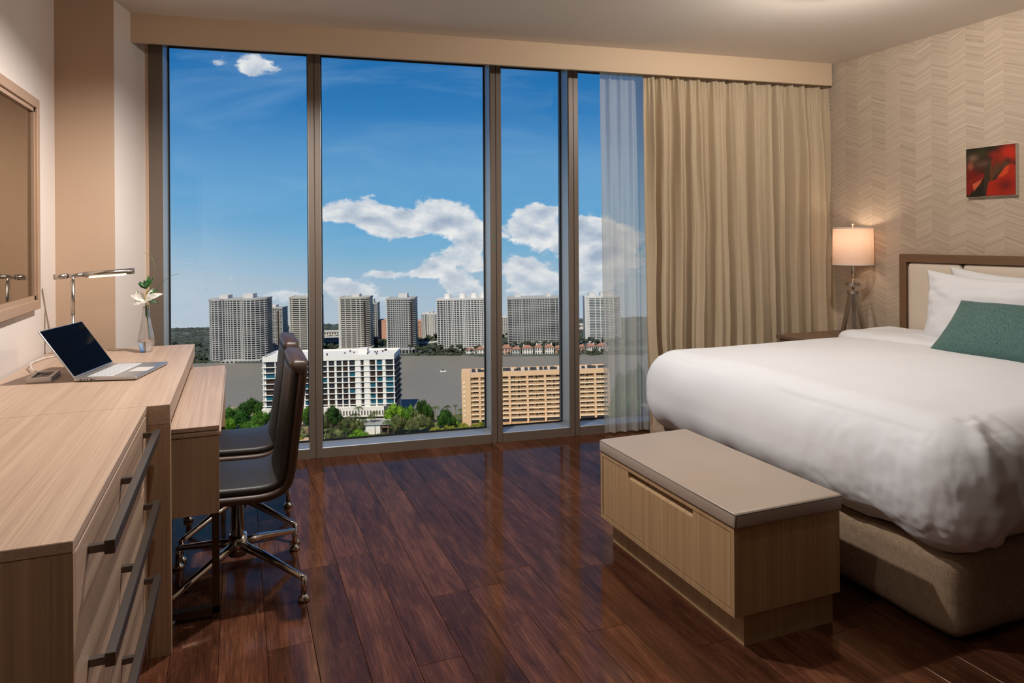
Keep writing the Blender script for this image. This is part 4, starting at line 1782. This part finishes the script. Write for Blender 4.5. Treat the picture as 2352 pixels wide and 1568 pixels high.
leafy(572, 915, 968, 74, 'lf_dark', 'dark green round tree rising above the others, left of the white block')
leafy(540, 932, 990, 84, 'lf_mid', 'broad green tree at the left, just above the chair seat')
leafy(602, 944, 990, 58, 'lf_mid', 'green tree left of the chair backs below the white block')
leafy(520, 958, 1008, 60, 'lf_bright', 'light green tree lowest at the left beside the table edge')
leafy(578, 962, 1012, 66, 'lf_mid', 'green tree directly over the far chair seat')
leafy(640, 935, 990, 60, 'lf_dark', 'dark tree hidden for the most part behind the chair backs')
leafy(697, 934, 985, 46, 'lf_mid', 'green tree between the near chair back and the first mullion')
leafy(722, 930, 990, 50, 'lf_dark', 'dark green tree behind the first window mullion')
leafy(766, 931, 985, 66, 'lf_dark', 'dark green tree right of the first mullion, before the white block')
leafy(748, 950, 1000, 44, 'lf_olive', 'greyish tree touching the first mullion low down')
leafy(795, 957, 1003, 60, 'lf_olive', 'grey green tree left of the tallest palm pair')
leafy(822, 962, 1003, 46, 'lf_olive', 'small olive tree just above the bright bush')
leafy(910, 926, 982, 66, 'lf_bright', 'large bright green tree before the right corner of the white block')
leafy(938, 930, 982, 46, 'lf_mid', 'green tree just right of the largest bright green one')
leafy(968, 915, 968, 34, 'lf_dark', 'tall dark tree standing out against the water')
leafy(984, 926, 975, 36, 'lf_dark', 'dark tree left of the slender tall palm')
leafy(915, 952, 1000, 52, 'lf_olive', 'olive tree low before the entrance pavilion')
leafy(946, 955, 1000, 54, 'lf_olive', 'olive tree in the middle of the park, low down')
leafy(978, 952, 996, 50, 'lf_olive', 'olive tree right of the park middle, below the dark trees')
leafy(1025, 938, 988, 52, 'lf_dark', 'dark spreading tree left of the beige block')
leafy(1018, 946, 990, 40, 'lf_mid', 'mid green tree in front of the dark spreading one')
for (px, yt, yb, w, m, lab) in (
        (824, 988, 1012, 76, 'lf_bright', 'bright lime shrub at the bottom of the large pane'),
        (770, 992, 1016, 60, 'lf_olive', 'grey shrub at the lower left of the large pane'),
        (875, 992, 1008, 50, 'lf_olive', 'small olive shrub right of the lime one'),
        (1044, 964, 980, 32, 'lf_bright', 'clipped bright green shrub left of the beige block'),
        (1030, 974, 998, 44, 'lf_yellow', 'yellow green shrub under the dark spreading tree'),
        (1065, 972, 996, 46, 'lf_yellow', 'yellow green shrub at the beige block corner'),
        (1098, 968, 992, 46, 'lf_yellow', 'yellow shrub left of the second mullion'),
        (1125, 968, 990, 46, 'lf_mid', 'green shrub behind the second mullion'),
        (1000, 978, 1000, 40, 'lf_yellow', 'yellowish shrub at the bottom centre of the large pane'),
        (690, 998, 1012, 24, 'lf_yellow', 'low yellow shrub between near chair back and mullion')):
    bush(px, yt, yb, w, m, lab)
for (px, yc, yb, r, lab, ln) in (
        (817, 950, 990, 18, 'tall palm before the slotted podium, left of the brown one', 0),
        (826, 934, 985, 17, 'tallest palm with drooping brown fronds before the podium', -.02),
        (832, 962, 1000, 17, 'shorter palm under the tallest brown palm', .03),
        (853, 954, 1000, 16, 'left palm of the pair near the entrance pavilion', 0),
        (862, 946, 1000, 17, 'right palm of the pair near the entrance pavilion', 0),
        (768, 984, 1018, 18, 'low palm at the bottom left of the large pane', 0),
        (795, 984, 1014, 18, 'low palm right of the bottom left palm', .02),
        (890, 966, 1000, 15, 'palm in front of the entrance pavilion', 0),
        (904, 968, 1002, 15, 'palm right of the entrance pavilion', 0),
        (953, 942, 985, 18, 'palm between the bright tree and the tall dark tree', 0),
        (997, 934, 975, 14, 'slender leaning palm alone against the water', .12),
        (1028, 932, 975, 13, 'palm rising above the dark spreading tree', 0),
        (1047, 930, 978, 9, 'thin pale palm left of the beige block', 0),
        (1058, 940, 978, 13, 'palm touching the end wall of the beige block', 0),
        (1074, 955, 982, 10, 'small palm before the beige end wall', 0),
        (1234, 940, 976, 9, 'thin tall palm before the beige balconies, third pane', 0),
        (1265, 962, 978, 8, 'short palm near the right edge of the third pane', 0),
        (1271, 953, 978, 10, 'middle palm of three at the right of the third pane', 0),
        (1286, 954, 977, 10, 'rightmost palm of the third pane', 0),
        (1358, 954, 968, 12, 'small palm before the beige block in the fourth pane', 0),
        (1378, 958, 972, 22, 'wide bushy palm beside the sheer curtain', 0),
        (1334, 962, 972, 8, 'tiny palm at the left edge of the fourth pane', 0),
        (690, 985, 1012, 16, 'palm low between the chair back and the first mullion', 0)):
    palm(px, yc, yb, r, lab, lean=ln)
for (px, yt, yb, w, m, lab) in ((1436, 850, 972, 70, 'lf_dark', 'large dark tree seen through the sheer curtain'),
                                (1445, 890, 975, 70, 'lf_mid', 'green tree seen through the right part of the sheer curtain'),
                                (1412, 905, 978, 40, 'lf_mid', 'green tree seen through the left part of the sheer curtain'),
                                (1470, 840, 960, 90, 'lf_dark', 'dark tree behind the edge of the tan drape')):
    leafy(px, yt, yb, w, m, lab)
# hedge and path in front of the beige block
bm = BM()
rnd = random.Random(3)
xa, da = ground(1157, 985)
xb, db = ground(1226, 983)
for k in range(26):
    f = k / 25
    c_ = (xa + (xb - xa) * f, da + (db - da) * f, 2.0)
    leaf_cards(bm, c_, 2.6, 40, .7, rnd)
    ico(bm, c_, 2.0)
tag(ext(obj('hedge', bm, 'lf_dark'), 0, 0), 'long dark clipped hedge before the beige block', 'hedge')
bm = BM()
prism(bm, [ground(1130, 1012), ground(1330, 1000), ground(1420, 985), ground(1420, 968), ground(1230, 980), ground(1152, 984)], 1.2, 1.5)
struct(ext(obj('forecourt', bm, 'sand'), 0, 0), 'pale paved forecourt')
bm = BM()
prism(bm, [ground(500, 1030), ground(760, 1022), ground(740, 1006), ground(560, 1008)], 1.2, 1.45)
struct(ext(obj('path_paving', bm, 'sand'), 0, 0), 'sandy path below the chair')
# thatched parasol and entrance pavilion
x, dd = ground(707, 1008)
t = ething('thatched_parasol', 'thatched parasol by the path beside the first mullion', 'parasol', x, dd)
bm = BM()
lathe(bm, [(0, 8.6), (2.2, 7.0), (4.0, 5.4), (3.8, 5.2), (0, 6.2)], 14, cap=False)
obj('thatch', bm, 'thatch', t)
bm = BM()
tube(bm, [(0, 0, 0), (0, 0, 6.5)], .3, 8)
obj('post', bm, 'trunk', t)
x, dd = ground(868, 1000)
t = ething('entrance_pavilion', 'low entrance pavilion with brown roof behind the palm pair', 'building', x, dd)
obj('wall', bx(-13, 2, 0, 8, 0, 8.5), 'white_render', t)
obj('roof_slab', bx(-14, 12, -1, 9, 8.5, 10.2), 'conc_grey', t)
obj('thatched_roof', bx(3, 14, -3, 6, 6.2, 7.4, bev=.5, seg=1), 'thatch', t)
for q in (3.5, 8.5, 13.5):
    obj('post', bx(q - .3, q + .3, -2.5, -1.9, 0, 6.2), 'trunk', t)
obj('doorway', bx(2.1, 12, .5, 1, 0, 6), 'win_brown', t)

# shore vegetation of the far bank (nobody could count it)
bm = BM()
rnd = random.Random(9)
for px, py, h, dens in ([(p, 833, 20, 1) for p in range(440, 480, 5)] + [(p, 826, 18, 1) for p in range(612, 668, 5)] + [(p, 808, 22, 1) for p in range(738, 790, 6)]
                        + [(p, 812, 12, 1) for p in range(850, 892, 6)] + [(p, 815, 24, 1) for p in range(945, 1060, 4)] + [(p, 813, 20, 1) for p in range(1060, 1116, 6)] + [(p, 800, 18, 1) for p in range(1000, 1116, 7)]
                        + [(p, 803, 20, 1) for p in range(1148, 1296, 5)] + [(p, 796, 22, 1) for p in range(1328, 1480, 5)] + [(p, 814, 14, 1) for p in range(1150, 1480, 9)]
                        + [(p, 800, 26, 1) for p in range(858, 892, 6)] + [(p, 786, 16, 1) for p in range(610, 670, 7)] + [(p, 790, 14, 1) for p in range(950, 1010, 6)] + [(p, 785, 20, 1) for p in range(985, 1008, 5)]
                        + [(p, 815, 30, 1) for p in range(386, 476, 6)] + [(p, 780, 20, 1) for p in range(1148, 1172, 5)]):
    x, dd = ground(px + rnd.uniform(-2, 2), py + rnd.uniform(-1.5, 1.5))
    k = dd / 1600
    R = rnd.uniform(4.0, 7.5) * k
    H = h * k * rnd.uniform(.55, 1.05)
    for q in range(3):
        c_ = (x + rnd.uniform(-.6, .6) * R, dd + rnd.uniform(-.5, .5) * R, H - R * rnd.uniform(.3, .9))
        leaf_cards(bm, c_, R * .8, 26, R * .22, rnd)
        ico(bm, c_, R * .62)
    c_ = (x, dd, R * .4)
    ico(bm, c_, R)
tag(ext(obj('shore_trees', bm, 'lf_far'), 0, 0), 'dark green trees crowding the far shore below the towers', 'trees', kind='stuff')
# wooded skyline towards the horizon
bm = BM()
rnd = random.Random(10)
for _ in range(3200):
    yy = rnd.uniform(.1195, .158)
    dd = G / yy
    x = rnd.uniform(-.55, .40) * dd
    R = rnd.uniform(2.0, 5.5)
    ico(bm, (x, dd, rnd.uniform(.5, 2)), R, (1.3, 1, .75))
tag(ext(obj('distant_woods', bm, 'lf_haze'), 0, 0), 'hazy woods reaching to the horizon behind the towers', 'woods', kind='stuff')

# ---------------- towers
def tower(name, label, px0, px1, ytop, ybase, floors, shape, wall, win, piers=(), depth=26.0, band=.36, blocks=(), strip=None, podium=None, out=.7, dark=(), cat='tower', pier_w=1.2, group=None):
    pm = (px0 + px1) / 2
    x0, y_ = sight(px0, ybase)
    x1, _ = sight(px1, ybase)
    dd = G / sight(pm, ybase)[1]
    w = (x1 - x0) * dd
    H = G - sight(pm, ytop)[1] * dd
    t = ething(name, label, cat, (x0 + x1) / 2 * dd, dd, 0, group)
    hw = w / 2
    if shape == 'box':
        front = [(-1, 0), (1, 0)]
    elif shape == 'bow':
        front = [(-1, .12), (-.55, .04), (-.2, 0), (.2, .0), (.55, .05), (.8, .14), (1, .3)]
    elif shape == 'wave':
        front = [(-1, .30), (-.84, .06), (-.70, 0), (-.52, .05), (-.44, .16), (-.15, .20), (.12, .20), (.22, .08), (.36, 0), (.58, 0), (.78, .10), (1, .34)]
    elif shape == 'slant':
        front = [(-1, .10), (-.86, 0), (.75, 0), (1, .22)]
    pts = [(fx * hw, fy * depth) for fx, fy in front] + [(hw, depth), (-hw, depth)]
    fh_ = H / floors

    def grow(o_):
        cx, cy = 0, depth * .5
        q = []
        for x, y in pts:
            q.append((x + (o_ if x > 0 else -o_) * (1 if abs(x) > hw * .98 else abs(x) / hw), y - o_ if y < depth * .9 else y + o_))
        return q
    bm = BM()
    prism(bm, pts, 0, H)
    obj('glazing', bm, win, t)
    bm = BM()
    gp = grow(out)
    for k in range(floors + 1):
        z0_ = k * fh_ - fh_ * band * .5
        prism(bm, gp, max(0, z0_), min(H + fh_ * .6, z0_ + fh_ * band))
    prism(bm, gp, H, H + fh_ * .8)
    s_ = obj('floor_bands', bm, wall, t)
    s_['kind'] = 'stuff'

    def front_y(x):
        for (xa_, ya), (xb_, yb_) in zip(pts[:len(front)], pts[1:len(front)]):
            if xa_ <= x <= xb_:
                return ya + (yb_ - ya) * (x - xa_) / max(1e-6, xb_ - xa_)
        return 0
    if piers:
        bm = BM()
        for f in piers:
            x = -hw + f * w
            y = front_y(x)
            box(bm, x - pier_w / 2, x + pier_w / 2, y - out + .12, y + 1, 0, H + fh_ * .3)
        s_ = obj('piers', bm, wall, t)
        s_['kind'] = 'stuff'
    for f0, f1 in dark:
        xa_, xb_ = -hw + f0 * w, -hw + f1 * w
        obj('shaft', bx(xa_, xb_, front_y((xa_ + xb_) / 2) - out - .6, front_y(xa_) + 2, 0, H * .94), 'win_brown', t)
    if strip:
        obj('end_wall', bx(-hw - out - .3, -hw + strip * w, front_y(-hw) - out - .4, depth + 1, 0, H + fh_), 'conc_white', t)  # white strip: sunlight on the left face put into the colour
    for (f0, f1, hpx) in blocks:
        hb2 = hpx * dd / 1600
        obj('roof_house', bx(-hw + f0 * w, -hw + f1 * w, depth * .3, depth * .8, H + fh_ * .2, H + fh_ * .6 + hb2), 'conc_white', t)
    if podium:
        pw0, pw1, ph = podium
        ph *= dd / 1600
        obj('podium', bx(-hw + pw0 * w, -hw + pw1 * w, -8, depth * .6, 0, ph), wall, t)
        n_ = 9
        for k in range(n_):
            xx = -hw + w * (pw0 + (pw1 - pw0) * (k + .5) / n_)
            obj('podium_window', bx(xx - 1.6, xx + 1.6, -8.25, -8, ph * .25, ph * .75), 'win_dark', t)
    return t


tower('tower_block', 'broad pale tower with rippling balconies at the left', 477, 609, 690, 831, 29, 'wave', 'conc_grey', 'win_dark',
      [.02, .08, .14, .20, .26, .30, .34, .385, .43, .50, .56, .60, .64, .70, .77, .84, .91, .97], 30, .34, [(.18, .33, 9), (.60, .77, 11)], podium=(.28, .95, 5))
tower('tower_block', 'slab tower behind and right of the broad rippling tower', 606, 650, 709, 800, 27, 'box', 'conc_grey', 'win_grey', [0, .12, .25, .37, .5, .62, .75, .87, 1], 24, .45, [(.05, .28, 7), (.35, .6, 6)], dark=[(.76, .83)], pier_w=.8)
tower('tower_block', 'banded tower cut by the first mullion', 667, 733, 685, 812, 28, 'slant', 'conc_warm', 'win_dark', [.10, .36, .62, .88], 26, .46, [(.55, .8, 8)], strip=.06)
tower('tower_block', 'banded tower with curved front right of the first mullion', 780, 849, 686, 812, 28, 'bow', 'conc_warm', 'win_dark', [.22, .42, .60, .72], 28, .46, [(.42, .66, 7)], strip=.06, podium=(-.05, 1.08, 14), dark=[(.82, .88)])
tower('tower_block', 'slim tower tucked behind the curved banded tower', 846, 868, 699, 790, 22, 'box', 'conc_grey', 'win_dark', [0, .25, .5, .8, 1], 20, .30, [(.1, .6, 9)])
tower('tower_block', 'salmon pink block between the two banded towers', 872, 893, 737, 786, 20, 'box', 'conc_pink', 'win_tint', [0, .16, .32, .48, .64, .8, 1], 20, .5, pier_w=2.2)
tower('tower_block', 'tall gridded tower above the end of the white block', 890, 954, 688, 812, 28, 'slant', 'conc_grey', 'win_dark', [.14, .22, .30, .37, .44, .52, .60, .68, .78], 28, .36, [(.40, .72, 10)], strip=.07, podium=(-.05, 1.04, 14), dark=[(.86, .91)], pier_w=.9)
tower('tower_block', 'brownish block right of the gridded tower', 953, 968, 739, 782, 14, 'box', 'conc_pink', 'win_grey', [0, .25, .5, .75, 1], 20, .45)
tower('tower_block', 'pale distant tower cluster left of the tower with roof drums', 969, 1008, 723, 785, 24, 'wave', 'conc_white', 'win_tint', [0, .1, .2, .32, .45, .55, .65, .75, .85, .95], 24, .35, [(.30, .45, 4), (.55, .66, 6)], pier_w=1.6)
t5 = tower('tower_block', 'wide white striped tower with round roof drums', 1006, 1124, 689, 806, 27, 'box', 'conc_white', 'win_dark',
           [0, .06, .12, .17, .21, .27, .30, .33, .38, .44, .50, .53, .56, .60, .66, .72, .78, .83, .86, .90, .95, 1], 28, .32, pier_w=1.0)
dd = G / sight(1065, 806)[1]
for px in (1026, 1061, 1088, 1110):
    xx = sight(px, 685)[0] * dd - (sight(1006, 806)[0] + sight(1124, 806)[0]) / 2 * dd
    H5 = G - sight(1065, 689)[1] * dd
    bm = BM()
    lathe(bm, [(0, 0), (4.6, 0), (4.6, 7.2), (0, 7.2)], 20, (xx, 12, H5 + 1), cap=False)
    obj('roof_drum', bm, 'white_render', t5)
tower('tower_block', 'small distant tower at the left edge of the third pane', 1150, 1167, 730, 776, 17, 'box', 'conc_white', 'win_grey', [0, .2, .45, .7, 1], 18, .35)
tower('tower_block', 'massive grey gridded tower filling the third pane', 1168, 1285, 686, 800, 29, 'box', 'conc_grey', 'win_dark',
      [0, .09, .13, .18, .23, .27, .30, .36, .41, .46, .50, .54, .58, .63, .68, .73, .78, .83, .94, 1], 30, .34, [(.15, .27, 8), (.77, .86, 8)], pier_w=.85)
tower('tower_block', 'slim white and teal glass tower in the fourth pane', 1347, 1428, 684, 795, 30, 'bow', 'conc_white', 'win_tint', [0, .05, .10, .28, .42, .55, .68, .80, .92, 1], 26, .34, [(.12, .30, 9), (.45, .8, 9)], strip=.12)

# low-rise rows behind the shore
def lowrise(label, px0, px1, ytop, ybase, wall, n):
    x0, _ = sight(px0, ybase)
    x1, y_ = sight(px1, ybase)
    dd = G / sight((px0 + px1) / 2, ybase)[1]
    H = (ybase - ytop) * dd / 1600
    w = (x1 - x0) * dd
    t = ething('low_block', label, 'building', (x0 + x1) / 2 * dd, dd)
    obj('body', bx(-w / 2, w / 2, 0, 14, 0, H), wall, t)
    obj('roof', bx(-w / 2 - .8, w / 2 + .8, -.8, 15, H, H + .8), 'roof_grey', t)
    for r in range(2):
        for k in range(n):
            xx = -w / 2 + w * (k + .5) / n
            obj('window', bx(xx - w / n * .28, xx + w / n * .28, -.15, .1, H * (.15 + r * .45), H * (.42 + r * .45)), 'win_grey', t)


lowrise('low cream terrace left of the curved banded tower', 738, 779, 762, 776, 'villa_white', 7)
lowrise('pale terrace below the low cream one, behind the trees', 736, 784, 776, 790, 'villa_white', 8)
lowrise('cream low block left of the slim teal tower', 1332, 1347, 746, 757, 'beige_light', 4)
lowrise('low pink tinted block beneath the cream one at the slim tower', 1328, 1347, 756, 764, 'conc_pink', 4)
lowrise('low pale quay building under the slim hidden tower', 852, 882, 784, 793, 'conc_grey', 5)
lowrise('long low white wall building left of the drum tower', 956, 1010, 788, 795, 'villa_white', 9)

# villas
def villa(label, px0, px1, ytop, ybase, wall, nwin, chim=.7):
    dd = G / sight((px0 + px1) / 2, ybase)[1]
    x0, x1 = sight(px0, ybase)[0] * dd, sight(px1, ybase)[0] * dd
    w = x1 - x0
    H = (ybase - ytop) * dd / 1600
    hw_ = H * .70
    t = ething('villa', label, 'house', (x0 + x1) / 2, dd, 0, 'villas on the far shore')
    obj('walls', bx(-w / 2, w / 2, 0, w * .7, 0, hw_), wall, t)
    bm = BM()
    e = .8
    a = [bm.verts.new(p) for p in ((-w / 2 - e, -e, hw_), (w / 2 + e, -e, hw_), (w / 2 + e, w * .7 + e, hw_), (-w / 2 - e, w * .7 + e, hw_))]
    r0, r1 = bm.verts.new((-w * .18, w * .35, H)), bm.verts.new((w * .18, w * .35, H))
    for q in ((a[0], a[1], r1, r0), (a[1], a[2], r1), (a[2], a[3], r0, r1), (a[3], a[0], r0), tuple(a[::-1])):
        bm.faces.new(q)
    obj('roof', bm, 'roof_red', t)
    obj('chimney', bx(w * (chim - .5), w * (chim - .5) + 1.4, w * .2, w * .2 + 1.4, hw_, H * 1.08), wall, t)
    for r in range(2):
        for k in range(nwin):
            xx = -w / 2 + w * (k + .5) / nwin
            obj('window', bx(xx - w / nwin * .22, xx + w / nwin * .22, -.12, .1, hw_ * (.10 + r * .5), hw_ * (.40 + r * .5)), 'win_grey', t)


villa('white villa with red roof nearest the second mullion on the left', 1095, 1115, 796, 815, 'villa_white', 3)
villa('pale villa left of it half hidden in trees', 1070, 1092, 799, 815, 'villa_white', 3)
villa('pink villa at the left edge of the third pane', 1152, 1174, 792, 816, 'conc_pink', 3)
villa('low villa second from the left in the third pane', 1176, 1196, 796, 816, 'conc_grey', 3)
villa('cream villa in the middle left of the third pane', 1200, 1224, 793, 816, 'villa_white', 4, .1)
villa('white villa in the middle of the third pane', 1229, 1246, 790, 816, 'villa_white', 3, .2)
villa('white villa with tall arches right of the middle of the third pane', 1252, 1272, 790, 815, 'villa_white', 4)
villa('salmon villa at the right edge of the third pane', 1276, 1296, 793, 815, 'conc_pink', 3)
villa('white villa with arcade in the fourth pane', 1348, 1369, 789, 811, 'villa_white', 4)
villa('cream villa beside the sheer curtain', 1372, 1396, 788, 811, 'villa_white', 4)
villa('small villa at the left edge of the fourth pane', 1330, 1342, 791, 811, 'conc_pink', 2)
villa('white villa with red roof right of the rippling tower', 611, 636, 790, 812, 'villa_white', 4)
villa('second white villa behind the far chair back', 638, 664, 789, 811, 'villa_white', 4)
villa('lone villa with hipped roof left of the drum tower', 962, 976, 782, 794, 'villa_white', 2)

# motor boat
x, dd = ground(1018, 853)
t = ething('motor_boat', 'small white motor boat alone on the grey water', 'boat', x, dd)
bm = BM()
prism(bm, [(-3.4, -1.1), (1.8, -1.1), (3.6, 0), (1.8, 1.1), (-3.4, 1.1)], 0, 1.1)
obj('hull', bm, 'hull', t)
obj('cabin', bx(-1.2, .8, -.8, .8, 1.1, 2.4, bev=.15, seg=1), 'unit_dark', t)

# ---------------- white apartment block
dW = G / sight(760, 972)[1]
kW = dW / 1600


def wx(px):
    return (sight(px, 880)[0] - sight(755, 880)[0]) * dW


def wz(py):
    """height for a y measured along the middle of the block"""
    return G - sight(755, py)[1] * dW


wb = ething('white_block', 'white modern apartment block with dark window bays by the water', 'building', sight(755, 880)[0] * dW, dW)
xl, xr = wx(605), wx(905)
ztop, zbot, zrow = wz(819.5), wz(934.5), wz(828)
par = ztop - zrow
obj('body', bx(xl, xr, 1.6, 34, 0, ztop), 'white_render', wb)
obj('parapet', bx(xl - .6, xr + .6, 0, 2.2, ztop - par, ztop + .8), 'white_render', wb)
obj('parapet', bx(xl - .6, xr + .6, 33, 34.5, ztop - 1, ztop + 1.2), 'white_render', wb)
obj('parapet', bx(xl - .6, xl + .4, 2.2, 33, ztop - 1, ztop + 1.2), 'white_render', wb)
obj('parapet', bx(xr - .4, xr + .6, 2.2, 33, ztop - 1, ztop + 1.2), 'white_render', wb)
obj('stair_house', bx(wx(817), wx(838), 12, 20, ztop, ztop + 4.5), 'white_render', wb)
rnd = random.Random(4)
for _ in range(16):
    xx, yy = rnd.uniform(xl + 3, xr - 3), rnd.uniform(5, 30)
    obj('roof_vent', bx(xx - .5, xx + .5, yy - .5, yy + .5, ztop, ztop + rnd.uniform(.8, 2)), 'unit_dark', wb)
fhW = (ztop - par - zbot) / 8.35
winc = [(610, 631.5), (633.5, 648), (652, 664), (668, 680), (684, 697), (701, 712), (716, 728), (740, 751), (756, 768), (774, 785), (788.5, 799), (803.5, 815), (829.7, 835), (850.5, 862), (866.5, 878), (887, 911)]
winc[-1] = (887, 903)
wmats = ['win_dark', 'win_brown', 'win_brown', 'win_dark', 'win_brown', 'win_teal', 'win_dark']
wmesh = {}
for ci, (a, b) in enumerate(winc):
    xa_, xb_ = wx(a), wx(b)
    for r in range(9):
        z1_ = ztop - par - r * fhW
        z0_ = max(zbot, z1_ - fhW)
        m_ = wmats[rnd.randrange(7)]
        if a > 848 and rnd.random() < .35:
            m_ = 'win_teal'
        hh_ = z1_ - z0_
        key = (ci, round(hh_, 2), m_)
        if key not in wmesh:
            bm = bx(0, xb_ - xa_, 0, .5, 0, hh_ - .5)
            for q in range(1, 3):
                u = (xb_ - xa_) * q / 3
                box(bm, u - .12, u + .12, -.12, .1, 0, hh_ - .5)
            me = bpy.data.meshes.new('window')
            bm.to_mesh(me)
            bm.free()
            me.materials.append(MATS[m_])
            wmesh[key] = me
        obj('window', wmesh[key], None, wb, loc=(xa_, 1.35, z0_ + .2))
for r in range(9):
    z = ztop - par - r * fhW
    if r:
        obj('floor_slab', bx(xl - 1.2, xr + 1.0, -.1, 1.7, z - .28, z + .16), 'white_render', wb)
edges = [605] + [(b + c_) / 2 for (a, b), (c_, d_) in zip(winc, winc[1:])] + [905]
for i, e in enumerate(edges):
    gap = 1.6
    if i > 0 and i < len(edges) - 1:
        gap = (winc[i][0] - winc[i - 1][1])
    ww = max(.8, gap * kW * .8)
    xx = wx(e)
    obj('pier', bx(xx - ww / 2, xx + ww / 2, .45, 1.7, zbot, ztop - par + .1), 'white_render', wb)
# side wall with small balconies
for r in range(9):
    z = ztop - par - r * fhW
    if z - fhW < zbot - 1:
        break
    for q in range(5):
        yy = 4 + q * 5.6
        obj('side_window', bx(xr - .1, xr + .35, yy, yy + 3.2, z - fhW * .8, z - fhW * .1), 'win_dark', wb)
    obj('side_balcony', bx(xr, xr + 1.6, 3, 32, z - fhW - .1, z - fhW + .9), 'win_brown', wb)
# podium
obj('podium', bx(xl - 1, wx(882), -2.5, 30, wz(957), zbot), 'white_render', wb)
obj('podium_recess', bx(xl, wx(884), -.5, 30, wz(963), wz(957)), 'win_dark', wb)
obj('podium_wing', bx(wx(878), xr, -1, 30, wz(957), zbot), 'win_grey', wb)
obj('lower_band', bx(xl - 1, wx(890), -3, 30, wz(969), wz(963)), 'white_render', wb)
obj('lower_glazing', bx(xl, wx(888), -1, 30, 0, wz(969)), 'win_dark', wb)
for k in range(40):
    px = 612 + k * 6.85
    if px < 880:
        obj('slot', bx(wx(px) - .45, wx(px) + .45, -2.65, -2.4, wz(953), wz(943)), 'win_dark', wb)

# ---------------- beige apartment block
dB = G / sight(1200, 985)[1]
kB = dB / 1600
bb = ething('beige_block', 'long beige apartment block with rows of railed balconies', 'building', sight(1240, 915)[0] * dB, dB, .06)


def qx(px):
    return (sight(px, 915)[0] - sight(1240, 915)[0]) * dB


def qz(py):
    return G - sight(1240, py)[1] * dB


zt, z8, zg = qz(851), qz(957), 0
bl0, bl1, br_ = qx(1061.5), qx(1082), qx(1400)
obj('body', bx(bl1, br_, 2.2, 17, 0, zt - 1.5), 'beige_wall', bb)
obj('end_wall', bx(bl0, bl1, -1.0, 17, 0, zt), 'beige_render', bb)
obj('roof_edge', bx(bl1, br_, -.6, 3.2, zt - 3.4, zt), 'beige_render', bb)
obj('roof_deck', bx(bl0 + .5, br_, 3.2, 17, zt - 1.5, zt - .8), 'roof_grey', bb)
obj('parapet', bx(bl0, br_, 16.4, 17.2, zt - 1.5, zt + .4), 'beige_render', bb)
for k in range(8):
    bm = BM()
    zz = qz(872) - k * (qz(872) - qz(947)) / 7
    lathe(bm, [(0, 0), (.95, 0), (.95, .25), (.7, .3), (0, .3)], 18, cap=False)
    bmesh.ops.transform(bm, matrix=Matrix.Translation((bl0 + (bl1 - bl0) * .27, -1.0, zz)) @ Matrix.Rotation(PI / 2, 4, 'X'), verts=bm.verts)
    obj('round_window', bm, 'beige_light', bb)
for k in range(26):
    xx = bl1 + (br_ - bl1) * (k + .5 + rnd.uniform(-.3, .3)) / 26
    obj('roof_unit', bx(xx - rnd.uniform(.8, 2.2), xx + rnd.uniform(.8, 2.2), 7, 9.5, zt - .8, zt + rnd.uniform(.6, 1.6)), 'unit_dark', bb)
NF = 9
fB = (zt - 3.4 - z8) / NF * 1.0
piers_px = [1082, 1102.5, 1131, 1171, 1212, 1253, 1293, 1331, 1369, 1400]
bay_mesh = {}


def bay_rail(w, h):
    k = ('rail', round(w, 2))
    if k not in bay_mesh:
        bm = BM()
        box(bm, 0, w, 0, .25, h * .86, h)
        box(bm, 0, w, 0, .25, 0, h * .16)
        n_ = max(3, int(w / 1.7))
        for q in range(n_ + 1):
            box(bm, w * q / n_ - .14, w * q / n_ + .14, .02, .23, 0, h)
        me = bpy.data.meshes.new('balcony_rail')
        bm.to_mesh(me)
        bm.free()
        me.materials.append(MATS['beige_light'])
        bay_mesh[k] = me
    return bay_mesh[k]


def pair_window(h):
    k = 'win'
    if k not in bay_mesh:
        bm = BM()
        box(bm, 0, 1.35, 0, .3, 0, h)
        box(bm, 1.75, 3.1, 0, .3, 0, h)
        me = bpy.data.meshes.new('window')
        bm.to_mesh(me)
        bm.free()
        me.materials.append(MATS['win_dark'])
        bay_mesh[k] = me
    return bay_mesh[k]


for px in piers_px[1:]:
    obj('pier', bx(qx(px) - .75, qx(px) + .75, -.5, 2.3, 0, zt - 3.3), 'beige_render', bb)
for r in range(NF):
    zf = zt - 3.4 - (r + 1) * fB
    obj('balcony_slab', bx(bl1, br_, -.35, 2.3, zf - .35, zf + .35), 'beige_light', bb)
    for i, (pa, pb) in enumerate(zip(piers_px, piers_px[1:])):
        w = qx(pb) - qx(pa) - 1.5
        xa_ = qx(pa) + .75
        obj('balcony_rail', bay_rail(w, fB * .36), None, bb, loc=(xa_, -.3, zf + .3))
        hwn = fB * .30
        if w > 9:
            obj('window', pair_window(hwn), None, bb, loc=(xa_ + .8, 2.0, zf + fB * .5))
            obj('window', pair_window(hwn), None, bb, loc=(xa_ + w - 4.0, 2.0, zf + fB * .5))
            if rnd.random() < .6:
                obj('balcony_door', bx(xa_ + w * .48, xa_ + w * .48 + 1.4, 2.0, 2.3, zf + .35, zf + fB * .8), 'win_brown', bb)
        else:
            obj('window', pair_window(hwn), None, bb, loc=(xa_ + w * .3, 2.0, zf + fB * .5))
for pa, pb in zip(piers_px[1:], piers_px[2:]):
    obj('ground_glazing', bx(qx(pa) + 1, qx(pb) - 1, 1.9, 2.3, z8 - fB * .9, z8 - .8), 'win_grey', bb)
